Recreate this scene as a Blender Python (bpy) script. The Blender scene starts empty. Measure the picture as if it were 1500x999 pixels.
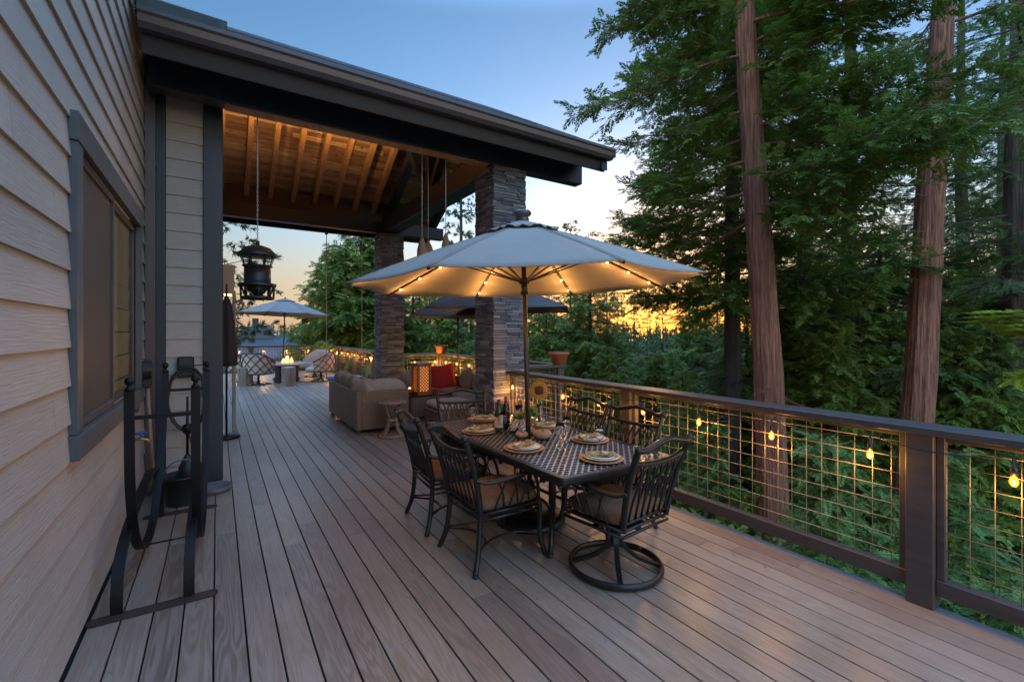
SKY_STRENGTH, SUN_STRENGTH, EXPOSURE, BACKSKY_BOOST, ZENITH_BOOST = .122, .05, 2.5, 4.5, 12.5
import bpy, math, random
import numpy as np
from mathutils import Vector, Matrix

sc = bpy.context.scene
COL = sc.collection
PI = math.pi
F, CX, HY, CAMH = 670.0, 750.0, 486.0, 1.67
YAW = math.atan2(432.0, 670.0)
SN, CS = math.sin(YAW), math.cos(YAW)

def at(px, d, z=None, py=None):
    """world point at depth d along the sight line of photo column px (used for surveying the site)"""
    u = (px - CX) / F
    x, y = d * (SN + u * CS), d * (CS - u * SN)
    if z is None:
        z = CAMH + (HY - py) * d / F if py is not None else 0.0
    return Vector((x, y, z))

# ------------------------------------------------------------------ materials
def new_mat(name):
    m = bpy.data.materials.new(name); m.use_nodes = True
    nt = m.node_tree
    b = nt.nodes.get('Principled BSDF')
    return m, nt, b

def N(nt, typ, **kw):
    n = nt.nodes.new(typ)
    for k, v in kw.items():
        if k.startswith('i_'):
            key = k[2:]
            key = int(key) if key.isdigit() else key.replace('_', ' ')
            n.inputs[key].default_value = v
        else:
            setattr(n, k, v)
    return n

def L(nt, a, b): nt.links.new(a, b)

def math_n(nt, op, a, b=None, c=None):
    n = nt.nodes.new('ShaderNodeMath'); n.operation = op
    for i, v in enumerate((a, b, c)):
        if v is None: continue
        if isinstance(v, (int, float)): n.inputs[i].default_value = v
        else: nt.links.new(v, n.inputs[i])
    return n.outputs[0]

def mixc(nt, fac, c1, c2, blend='MIX'):
    n = nt.nodes.new('ShaderNodeMix'); n.data_type = 'RGBA'; n.blend_type = blend
    for i, v in ((0, fac), (6, c1), (7, c2)):
        if isinstance(v, (int, float)): n.inputs[i].default_value = v
        elif isinstance(v, tuple): n.inputs[i].default_value = (*v[:3], 1)
        else: nt.links.new(v, n.inputs[i])
    return n.outputs[2]

def coords(nt, kind='Object', scale=(1, 1, 1)):
    tc = nt.nodes.new('ShaderNodeTexCoord')
    mp = nt.nodes.new('ShaderNodeMapping'); mp.inputs['Scale'].default_value = scale
    nt.links.new(tc.outputs[kind], mp.inputs['Vector'])
    return mp.outputs['Vector']

def noise(nt, vec, scale=5, detail=4, rough=.55, dist=0):
    n = nt.nodes.new('ShaderNodeTexNoise')
    n.inputs['Scale'].default_value = scale; n.inputs['Detail'].default_value = detail
    n.inputs['Roughness'].default_value = rough; n.inputs['Distortion'].default_value = dist
    nt.links.new(vec, n.inputs['Vector'])
    return n.outputs['Fac']

def ramp(nt, fac, *stops):
    n = nt.nodes.new('ShaderNodeValToRGB')
    cr = n.color_ramp
    while len(cr.elements) < len(stops): cr.elements.new(.5)
    for e, (p, c) in zip(cr.elements, stops):
        e.position = p
        e.color = (c, c, c, 1) if isinstance(c, (int, float)) else (*c, 1)
    nt.links.new(fac, n.inputs['Fac'])
    return n.outputs['Color']

def bump(nt, b, h, strength=.3, dist=.01):
    n = nt.nodes.new('ShaderNodeBump'); n.inputs['Strength'].default_value = strength
    n.inputs['Distance'].default_value = dist
    nt.links.new(h, n.inputs['Height']); nt.links.new(n.outputs['Normal'], b.inputs['Normal'])

def sc_c(c, k): return tuple(min(1, v * k) for v in c)

def mat(name, col, rough=.6, metal=0., var=.18, scale=4., stretch=(1, 1, 1), bmp=0., bscale=60., island=0., spec=.5, rvar=.1):
    m, nt, b = new_mat(name)
    v = coords(nt, 'Object', stretch)
    f = noise(nt, v, scale, 5, .6)
    c = mixc(nt, ramp(nt, f, (.3, 0.), (.7, 1.)), sc_c(col, 1 - var), sc_c(col, 1 + var))
    if island:
        g = nt.nodes.new('ShaderNodeNewGeometry')
        k = math_n(nt, 'MULTIPLY_ADD', g.outputs['Random Per Island'], 2 * island, 1 - island)
        c = mixc(nt, 1., c, k, 'MULTIPLY')
    L(nt, c, b.inputs['Base Color'])
    b.inputs['Metallic'].default_value = metal
    b.inputs['Specular IOR Level'].default_value = spec
    r = math_n(nt, 'MULTIPLY_ADD', f, 2 * rvar, rough - rvar)
    L(nt, r, b.inputs['Roughness'])
    if bmp: bump(nt, b, noise(nt, v, bscale, 4, .6), bmp, .01)
    return m

def emis(name, col, strength, base=(1, .8, .5)):
    m, nt, b = new_mat(name)
    b.inputs['Base Color'].default_value = (*base, 1)
    b.inputs['Emission Color'].default_value = (*col, 1)
    b.inputs['Emission Strength'].default_value = strength
    return m

M = {}
M['trim'] = mat('dark_painted_trim', (.018, .023, .03), .45, var=.12, scale=3, stretch=(1, 1, .3), bmp=.05, bscale=30)
M['wtrim'] = mat('slate_painted_trim', (.075, .088, .095), .4, var=.10, scale=3, bmp=.05, bscale=40)
M['fascia'] = mat('brown_painted_fascia', (.028, .022, .021), .5, var=.15, scale=2, bmp=.04)
M['gutter'] = mat('brown_metal_gutter', (.085, .066, .064), .32, .2, var=.1, scale=2)
M['rail'] = mat('dark_brown_rail_paint', (.052, .042, .038), .5, var=.22, scale=6, stretch=(.3, 3, 3), bmp=.08, bscale=40)
M['wire'] = mat('coated_wire', (.40, .29, .17), .5, .25, var=.15)
M['iron'] = mat('dark_bronze_iron', (.011, .0095, .009), .36, .0, var=.35, scale=14, bmp=.06, bscale=90, rvar=.12, spec=.42)
M['rack'] = mat('black_painted_steel', (.006, .0055, .0055), .5, .0, var=.4, scale=9, bmp=.05, bscale=60, spec=.25)
M['rust'] = mat('rusty_flat_steel', (.055, .036, .028), .6, .35, var=.5, scale=12, bmp=.12, bscale=60)
M['asphalt_shingle'] = mat('asphalt_shingles', (.045, .045, .05), .9, var=.3, scale=25, bmp=.4, bscale=60)
M['valley'] = mat('grey_green_roll_roofing', (.06, .075, .075), .75, var=.2, scale=8, bmp=.2)
M['black'] = mat('black_plastic', (.014, .015, .015), .42, var=.2)
M['rubber'] = mat('dark_rubber_hose', (.018, .022, .02), .5, var=.2)
M['white'] = mat('glazed_white_plate', (.78, .77, .74), .14, var=.03)
M['charger'] = mat('woven_tan_charger', (.42, .22, .10), .55, var=.2, scale=40, bmp=.2, bscale=120)
M['cork'] = mat('aged_wood', (.24, .16, .095), .6, var=.3, scale=14, stretch=(1, 1, .2), bmp=.1)
M['terracotta'] = mat('terracotta', (.32, .12, .06), .75, var=.2, scale=6, bmp=.1)
M['cush'] = mat('taupe_cushion_fabric', (.30, .25, .20), .9, var=.10, scale=6, bmp=.15, bscale=300)
M['cush2'] = mat('pale_cushion_fabric', (.42, .35, .29), .9, var=.10, scale=6, bmp=.15, bscale=300)
M['pink'] = mat('rosy_beige_cushion_fabric', (.46, .34, .28), .9, var=.10, scale=6, bmp=.15, bscale=300)
M['red'] = mat('red_pillow_fabric', (.40, .012, .010), .85, var=.12, scale=8, bmp=.1, bscale=300)
M['blue'] = mat('blue_swing_fabric', (.02, .14, .42), .6, var=.15)
M['rope'] = mat('pale_rope', (.42, .36, .30), .8, var=.2, scale=40)
M['lampwood'] = mat('pale_wood_box', (.42, .31, .23), .6, var=.15, scale=10, stretch=(1, 1, .1))
M['orangewood'] = mat('orange_stained_wood', (.30, .065, .016), .5, var=.2, scale=10)
M['pod'] = mat('woven_wicker_pods', (.22, .10, .04), .75, var=.3, scale=50, bmp=.4, bscale=90)
M['tablestone'] = mat('pale_stone_tabletop', (.38, .31, .26), .45, var=.2, scale=12)
M['polebronze'] = mat('bronze_umbrella_pole', (.022, .016, .012), .42, .0, var=.15)
M['darkcover'] = mat('dark_canvas', (.035, .03, .03), .85, var=.2, scale=5, bmp=.2, bscale=20)
M['steelgrey'] = mat('grey_plastic_cover', (.12, .13, .14), .4, var=.1)
M['bluehandle'] = mat('blue_tap_handle', (.02, .07, .35), .35, var=.1)
M['brass'] = mat('weathered_brass', (.40, .26, .10), .35, .8, var=.2)
M['napkin'] = mat('olive_patterned_napkin', (.30, .26, .10), .85, var=.75, scale=45)
M['leaf'] = mat('fresh_leaf_green', (.10, .20, .05), .5, var=.3, scale=10)
M['petal'] = mat('sunflower_petal', (.34, .175, .025), .6, var=.25, scale=20)
M['seedhead'] = mat('sunflower_seedhead', (.05, .022, .01), .9, var=.4, scale=120, bmp=.4, bscale=160)
M['gourd'] = mat('tan_gourd', (.36, .24, .14), .5, var=.25, scale=20, stretch=(1, 1, .2))
M['far_wall'] = mat('grey_board_wall', (.09, .085, .09), .8, var=.15, scale=3)
M['far_roof'] = mat('slate_blue_shingles', (.045, .055, .07), .85, var=.2, scale=8)
M['firebase'] = mat('dark_fire_pit_panel', (.035, .026, .022), .5, var=.2)
M['concrete'] = mat('grey_concrete', (.3, .29, .28), .85, var=.2, scale=3, bmp=.15)
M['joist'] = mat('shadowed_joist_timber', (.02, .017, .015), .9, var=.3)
M['edgeboard'] = mat('slate_grey_edge_board', (.15, .165, .185), .55, var=.2, scale=5, stretch=(3, .15, 1), bmp=.15, bscale=30)
M['slatwood'] = mat('honey_wood_slats', (.34, .20, .09), .6, var=.3, scale=10, stretch=(1, 1, .1), bmp=.1)
EK = 2 ** -EXPOSURE      # lamps are given relative to the exposure of the picture
def glowglass(name, col, strength):
    """a lit bulb: clear envelope that glows and lets its filament lamp shine through"""
    m, nt, b = new_mat(name)
    e = nt.nodes.new('ShaderNodeEmission'); e.inputs['Color'].default_value = (*col, 1); e.inputs['Strength'].default_value = strength
    t = nt.nodes.new('ShaderNodeBsdfTransparent'); a = nt.nodes.new('ShaderNodeAddShader')
    L(nt, e.outputs[0], a.inputs[0]); L(nt, t.outputs[0], a.inputs[1]); L(nt, a.outputs[0], nt.nodes['Material Output'].inputs['Surface'])
    return m
def lamp(parent, loc, watts, col=(1, .47, .115), rad=.012):
    l = bpy.data.lights.new('filament', 'POINT'); l.energy = watts * EK; l.color = col; l.shadow_soft_size = rad
    o = bpy.data.objects.new('filament', l); COL.objects.link(o); o.parent = parent; o.location = loc
    return o
M['bulb'] = glowglass('warm_filament_bulb', (1, .17, .009), 3.6 * EK)
M['filament'] = emis('glowing_filament', (1, .62, .2), 16 * EK)
M['led'] = glowglass('warm_led_dot', (1, .58, .18), 6 * EK)
M['flame'] = emis('flame', (1, .27, .03), 4 * EK)
M['candle'] = emis('candle_glow', (1, .45, .10), 3.5 * EK)
M['amber'] = glowglass('amber_lamp_glow', (1, .55, .15), 14 * EK)

def m_siding():
    m, nt, b = new_mat('painted_lap_siding')
    v = coords(nt, 'Object', (1.6, 1.6, 40))
    f = noise(nt, v, 2.6, 7, .68, .35)
    v2 = coords(nt, 'Object', (1, 1, 1))
    g = noise(nt, v2, 1.3, 4, .5)
    c = mixc(nt, ramp(nt, g, (.35, 0.), (.7, 1.)), (.375, .332, .282), (.43, .385, .33))
    gi = nt.nodes.new('ShaderNodeNewGeometry')
    k = math_n(nt, 'MULTIPLY_ADD', gi.outputs['Random Per Island'], .12, .94)
    c = mixc(nt, 1., c, k, 'MULTIPLY')
    sp = noise(nt, v2, 45, 2, .5)
    c = mixc(nt, ramp(nt, sp, (.74, 0.), (.78, .35)), c, (.25, .2, .16))
    L(nt, c, b.inputs['Base Color'])
    b.inputs['Roughness'].default_value = .55
    bump(nt, b, f, .9, .007)
    return m
M['siding'] = m_siding()

def m_deck():
    m, nt, b = new_mat('composite_deck_boards')
    tc = nt.nodes.new('ShaderNodeTexCoord')
    g = nt.nodes.new('ShaderNodeNewGeometry')
    rnd = g.outputs['Random Per Island']
    off = nt.nodes.new('ShaderNodeCombineXYZ')
    L(nt, math_n(nt, 'MULTIPLY', rnd, 37.), off.inputs[1]); L(nt, math_n(nt, 'MULTIPLY', rnd, 11.), off.inputs[2])
    add = nt.nodes.new('ShaderNodeVectorMath'); add.operation = 'ADD'
    L(nt, tc.outputs['Object'], add.inputs[0]); L(nt, off.outputs[0], add.inputs[1])
    def mp(s):
        q = nt.nodes.new('ShaderNodeMapping'); q.inputs['Scale'].default_value = s
        L(nt, add.outputs[0], q.inputs['Vector']); return q.outputs['Vector']
    grain = noise(nt, mp((42, 2.2, 1)), 1.6, 6, .62, 1.1)
    # cathedral grain: contour lines of a slow stretched field
    slow = noise(nt, mp((9, .75, 1)), 1.0, 2, .45, .3)
    rings = math_n(nt, 'PINGPONG', math_n(nt, 'MULTIPLY', slow, 26.), 1.)
    rings = ramp(nt, rings, (.35, 0.), (.75, 1.))
    blot = noise(nt, coords(nt, 'Object', (1.4, .7, 1)), 1.1, 4, .55)
    c = mixc(nt, rnd, (.124, .096, .069), (.250, .195, .142))
    c = mixc(nt, ramp(nt, grain, (.35, 0.), (.65, 1.)), c, mixc(nt, 1., c, (1.5, 1.48, 1.46), 'MULTIPLY'))
    c = mixc(nt, math_n(nt, 'MULTIPLY', rings, .42), c, (.36, .31, .26))
    c = mixc(nt, ramp(nt, blot, (.42, 0.), (.62, .55)), c, (.19, .125, .09))
    st = noise(nt, coords(nt, 'Object', (1, .6, 1)), 2.3, 3, .5)
    c = mixc(nt, ramp(nt, st, (.66, 0.), (.76, .4)), c, (.24, .15, .10))
    L(nt, c, b.inputs['Base Color'])
    r = math_n(nt, 'MULTIPLY_ADD', grain, .22, .19)
    r = math_n(nt, 'ADD', r, math_n(nt, 'MULTIPLY', blot, .12))
    L(nt, r, b.inputs['Roughness'])
    b.inputs['Specular IOR Level'].default_value = .6; b.inputs['Coat Weight'].default_value = .65; b.inputs['Coat Roughness'].default_value = .46; b.inputs['Coat IOR'].default_value = 1.6
    h = math_n(nt, 'ADD', math_n(nt, 'MULTIPLY', rings, .6), grain)
    bump(nt, b, h, .22, .003)
    return m
M['deck'] = m_deck()

def m_stone():
    m, nt, b = new_mat('stacked_ledger_stone')
    v = coords(nt)
    g = nt.nodes.new('ShaderNodeNewGeometry')
    c = ramp(nt, g.outputs['Random Per Island'], (0., (.06, .064, .075)), (.4, (.115, .118, .13)), (.75, (.165, .152, .15)), (1., (.26, .252, .256)))
    f = noise(nt, v, 14, 6, .65)
    c = mixc(nt, f, mixc(nt, 1., c, (.6, .6, .62), 'MULTIPLY'), mixc(nt, 1., c, (1.35, 1.3, 1.25), 'MULTIPLY'))
    L(nt, c, b.inputs['Base Color']); b.inputs['Roughness'].default_value = .8
    bump(nt, b, noise(nt, v, 30, 6, .7), .7, .012)
    return m
M['stone'] = m_stone()

def m_ceiling():
    m, nt, b = new_mat('knotty_pine_boards')
    v = coords(nt, 'Object', (1.2, 14, 14))
    f = noise(nt, v, 2., 6, .6, .8)
    g = nt.nodes.new('ShaderNodeNewGeometry')
    c = ramp(nt, g.outputs['Random Per Island'], (0., (.15, .075, .028)), (.35, (.30, .165, .068)), (.7, (.40, .235, .10)), (1., (.52, .34, .165)))
    c = mixc(nt, ramp(nt, f, (.35, 0.), (.7, 1.)), mixc(nt, 1., c, (.55, .5, .45), 'MULTIPLY'), c)
    kn = nt.nodes.new('ShaderNodeTexVoronoi'); kn.inputs['Scale'].default_value = 3.2
    L(nt, coords(nt, 'Object', (1, 2.2, 2.2)), kn.inputs['Vector'])
    c = mixc(nt, ramp(nt, kn.outputs['Distance'], (.08, 1.), (.16, 0.)), c, (.05, .02, .008))
    L(nt, c, b.inputs['Base Color']); b.inputs['Roughness'].default_value = .5
    bump(nt, b, f, .2, .004)
    return m
M['ceil'] = m_ceiling()
M['rafter'] = mat('stained_fir_rafter', (.33, .17, .065), .55, var=.3, scale=3, stretch=(8, 1, 8), bmp=.12, bscale=10)

def m_fabric(name, col, trans=.3):
    m, nt, b = new_mat(name)
    v = coords(nt)
    f = noise(nt, v, 2.2, 5, .6)
    c = mixc(nt, f, sc_c(col, .86), sc_c(col, 1.1))
    L(nt, c, b.inputs['Base Color']); b.inputs['Roughness'].default_value = .85
    wv = noise(nt, v, 260, 2, .5)
    bump(nt, b, math_n(nt, 'ADD', wv, math_n(nt, 'MULTIPLY', noise(nt, v, 4, 3, .5), 5.)), .35, .008)
    t = nt.nodes.new('ShaderNodeBsdfTranslucent'); L(nt, c, t.inputs['Color'])
    mx = nt.nodes.new('ShaderNodeMixShader'); mx.inputs[0].default_value = trans
    L(nt, b.outputs[0], mx.inputs[1]); L(nt, t.outputs[0], mx.inputs[2])
    L(nt, mx.outputs[0], nt.nodes['Material Output'].inputs['Surface'])
    return m
M['canvas'] = m_fabric('sand_canvas_canopy', (.385, .355, .31), .22)
M['canvasblue'] = m_fabric('grey_blue_canvas_canopy', (.27, .25, .235), .22)
M['canvasdark'] = m_fabric('charcoal_canvas_canopy', (.13, .14, .155), .15)

def m_glass(name, tint=(1, 1, 1), rough=0.):
    m, nt, b = new_mat(name)
    b.inputs['Base Color'].default_value = (*tint, 1)
    b.inputs['Transmission Weight'].default_value = 1
    b.inputs['Roughness'].default_value = rough
    b.inputs['IOR'].default_value = 1.45
    return m
M['glass'] = m_glass('clear_glass')
M['bottleglass'] = m_glass('dark_green_bottle_glass', (.05, .09, .04), .02)
M['bottleglass'].node_tree.nodes['Principled BSDF'].inputs['Transmission Weight'].default_value = .35
M['redwine'] = mat('red_wine_bottle_glass', (.018, .008, .008), .08, var=.05)
M['foil'] = mat('red_foil_capsule', (.22, .015, .012), .35, .4, var=.1)
M['label'] = mat('cream_paper_label', (.62, .54, .42), .7, var=.1)

def m_windowglass():
    m, nt, b = new_mat('window_pane_glass')
    gl = nt.nodes.new('ShaderNodeBsdfGlossy'); gl.inputs['Roughness'].default_value = .01
    tr = nt.nodes.new('ShaderNodeBsdfTransparent'); tr.inputs['Color'].default_value = (.8, .82, .8, 1)
    fr = nt.nodes.new('ShaderNodeFresnel'); fr.inputs['IOR'].default_value = 1.22
    mx = nt.nodes.new('ShaderNodeMixShader')
    L(nt, math_n(nt, 'MULTIPLY', fr.outputs[0], .55), mx.inputs[0]); L(nt, tr.outputs[0], mx.inputs[1]); L(nt, gl.outputs[0], mx.inputs[2])
    L(nt, mx.outputs[0], nt.nodes['Material Output'].inputs['Surface'])
    return m
M['pane'] = m_windowglass()

def m_screen():
    m, nt, b = new_mat('insect_screen')
    v = coords(nt, 'Object', (1, 1, 1))
    f = noise(nt, v, 9, 4, .6)
    c = mixc(nt, f, (.045, .04, .036), (.07, .06, .055))
    L(nt, c, b.inputs['Base Color']); b.inputs['Roughness'].default_value = .6
    ck = nt.nodes.new('ShaderNodeTexChecker'); ck.inputs['Scale'].default_value = 320
    L(nt, v, ck.inputs['Vector'])
    bump(nt, b, ck.outputs['Fac'], .3, .003)
    return m
M['screen'] = m_screen()
M['curtain'] = mat('yellow_lit_blind', (.5, .36, .08), .8, var=.1)

def m_wicker():
    m, nt, b = new_mat('woven_brown_wicker')
    tc = nt.nodes.new('ShaderNodeTexCoord')
    sx = nt.nodes.new('ShaderNodeSeparateXYZ'); L(nt, tc.outputs['Object'], sx.inputs[0])
    s = 105.
    hor = math_n(nt, 'ADD', sx.outputs[0], sx.outputs[1])
    a = math_n(nt, 'SINE', math_n(nt, 'MULTIPLY', hor, s))
    bb = math_n(nt, 'SINE', math_n(nt, 'MULTIPLY', sx.outputs[2], s * 1.6))
    w = math_n(nt, 'MULTIPLY', a, bb)
    f = ramp(nt, w, (.0, 0.), (.5, .6), (1., 1.))
    n1 = noise(nt, tc.outputs['Object'], 25, 3, .6)
    c = mixc(nt, f, (.13, .078, .045), (.40, .265, .165))
    c = mixc(nt, n1, mixc(nt, 1., c, (.75, .75, .75), 'MULTIPLY'), c)
    L(nt, c, b.inputs['Base Color']); b.inputs['Roughness'].default_value = .55
    bump(nt, b, w, .6, .006)
    return m
M['wicker'] = m_wicker()

def m_seat():
    m, nt, b = new_mat('brown_checked_seat_fabric')
    v = coords(nt)
    ck = nt.nodes.new('ShaderNodeTexBrick')
    ck.inputs['Scale'].default_value = 30; ck.inputs['Mortar Size'].default_value = .03
    ck.inputs['Color1'].default_value = (.19, .105, .05, 1); ck.inputs['Color2'].default_value = (.14, .075, .036, 1)
    ck.inputs['Mortar'].default_value = (.05, .028, .015, 1)
    L(nt, v, ck.inputs['Vector'])
    L(nt, ck.outputs['Color'], b.inputs['Base Color']); b.inputs['Roughness'].default_value = .9
    bump(nt, b, noise(nt, v, 200, 3, .6), .3, .003)
    return m
M['seat'] = m_seat()

def m_lattice():
    m, nt, b = new_mat('cast_lattice_tabletop')
    tc = nt.nodes.new('ShaderNodeTexCoord')
    sx = nt.nodes.new('ShaderNodeSeparateXYZ'); L(nt, tc.outputs['Object'], sx.inputs[0])
    S = 1 / .058
    def ring(ox, oy, rr, wd):
        fx = math_n(nt, 'SUBTRACT', math_n(nt, 'FRACT', math_n(nt, 'MULTIPLY_ADD', sx.outputs[0], S, 100 + ox)), .5)
        fy = math_n(nt, 'SUBTRACT', math_n(nt, 'FRACT', math_n(nt, 'MULTIPLY_ADD', sx.outputs[1], S, 100 + oy)), .5)
        d = math_n(nt, 'SQRT', math_n(nt, 'ADD', math_n(nt, 'MULTIPLY', fx, fx), math_n(nt, 'MULTIPLY', fy, fy)))
        return math_n(nt, 'LESS_THAN', math_n(nt, 'ABSOLUTE', math_n(nt, 'SUBTRACT', d, rr)), wd)
    p = math_n(nt, 'MAXIMUM', ring(0, 0, .37, .06), ring(.5, .5, .37, .06))
    p = math_n(nt, 'MAXIMUM', p, ring(0, .5, .0, .11))
    metal = b
    f = noise(nt, tc.outputs['Object'], 20, 3, .6)
    L(nt, mixc(nt, p, (.006, .006, .007), mixc(nt, f, (.36, .39, .43), (.55, .58, .62))), b.inputs['Base Color'])
    b.inputs['Metallic'].default_value = .5
    L(nt, math_n(nt, 'MULTIPLY_ADD', p, -.58, .85), b.inputs['Roughness'])
    L(nt, math_n(nt, 'MULTIPLY', p, .6), b.inputs['Specular IOR Level'])
    bump(nt, b, p, .8, .004)
    return m
M['lattice'] = m_lattice()

def m_bark(name, c1, c2):
    m, nt, b = new_mat(name)
    v = coords(nt, 'Object', (24, 24, .9))
    f = noise(nt, v, 1.3, 7, .7, .35)
    f2 = noise(nt, coords(nt, 'Object', (1.5, 1.5, .5)), 1.2, 4, .6)
    c = mixc(nt, ramp(nt, f, (.32, 0.), (.66, 1.)), c1, c2)
    c = mixc(nt, ramp(nt, f2, (.4, 0.), (.7, .5)), c, sc_c(c1, 1.4))
    L(nt, c, b.inputs['Base Color']); b.inputs['Roughness'].default_value = .85
    bump(nt, b, f, 1., .09)
    return m
M['redbark'] = m_bark('red_cedar_bark', (.065, .023, .013), (.52, .215, .12))
M['bark'] = m_bark('brown_conifer_bark', (.04, .028, .022), (.18, .125, .095))
M['darkbark'] = m_bark('dark_conifer_bark', (.022, .018, .016), (.085, .068, .055))

def m_leaf(name, dark, mid, light, clump=.8, trans=.38):
    m, nt, b = new_mat(name)
    g = nt.nodes.new('ShaderNodeNewGeometry')
    v = coords(nt)
    f = noise(nt, v, clump, 3, .6)
    c = mixc(nt, ramp(nt, f, (.36, 0.), (.66, 1.)), dark, mid)
    rp = ramp(nt, g.outputs['Random Per Island'], (.45, 0.), (1., .8))
    c = mixc(nt, rp, c, light)
    L(nt, c, b.inputs['Base Color']); b.inputs['Roughness'].default_value = .55
    b.inputs['Specular IOR Level'].default_value = .3
    t = nt.nodes.new('ShaderNodeBsdfTranslucent'); L(nt, c, t.inputs['Color'])
    mx = nt.nodes.new('ShaderNodeMixShader'); mx.inputs[0].default_value = trans
    L(nt, b.outputs[0], mx.inputs[1]); L(nt, t.outputs[0], mx.inputs[2])
    L(nt, mx.outputs[0], nt.nodes['Material Output'].inputs['Surface'])
    return m
M['cedar'] = m_leaf('cedar_sprays', (.07, .115, .025), (.135, .215, .036), (.23, .31, .052))
M['fir'] = m_leaf('dark_fir_needles', (.06, .105, .032), (.115, .185, .05), (.20, .285, .075))
M['pine'] = m_leaf('pine_needles', (.035, .06, .025), (.065, .105, .036), (.10, .14, .05))
M['young'] = m_leaf('young_fir_needles', (.09, .17, .045), (.17, .29, .075), (.24, .37, .1), 2.)
M['broad'] = m_leaf('broadleaf_green', (.08, .125, .024), (.18, .26, .04), (.30, .37, .065), 1.2)
M['lime'] = m_leaf('lime_fir_tips', (.2, .27, .02), (.40, .46, .035), (.55, .58, .07), 2.)

def m_ground():
    m, nt, b = new_mat('forest_floor')
    v = coords(nt)
    f = noise(nt, v, .6, 6, .65); f2 = noise(nt, v, 9, 5, .7)
    c = mixc(nt, ramp(nt, f, (.4, 0.), (.62, 1.)), (.045, .03, .02), (.03, .05, .018))
    c = mixc(nt, ramp(nt, f2, (.5, 0.), (.75, .7)), c, (.10, .065, .04))
    L(nt, c, b.inputs['Base Color']); b.inputs['Roughness'].default_value = .95
    bump(nt, b, f2, .8, .08)
    return m
M['ground'] = m_ground()

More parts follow.
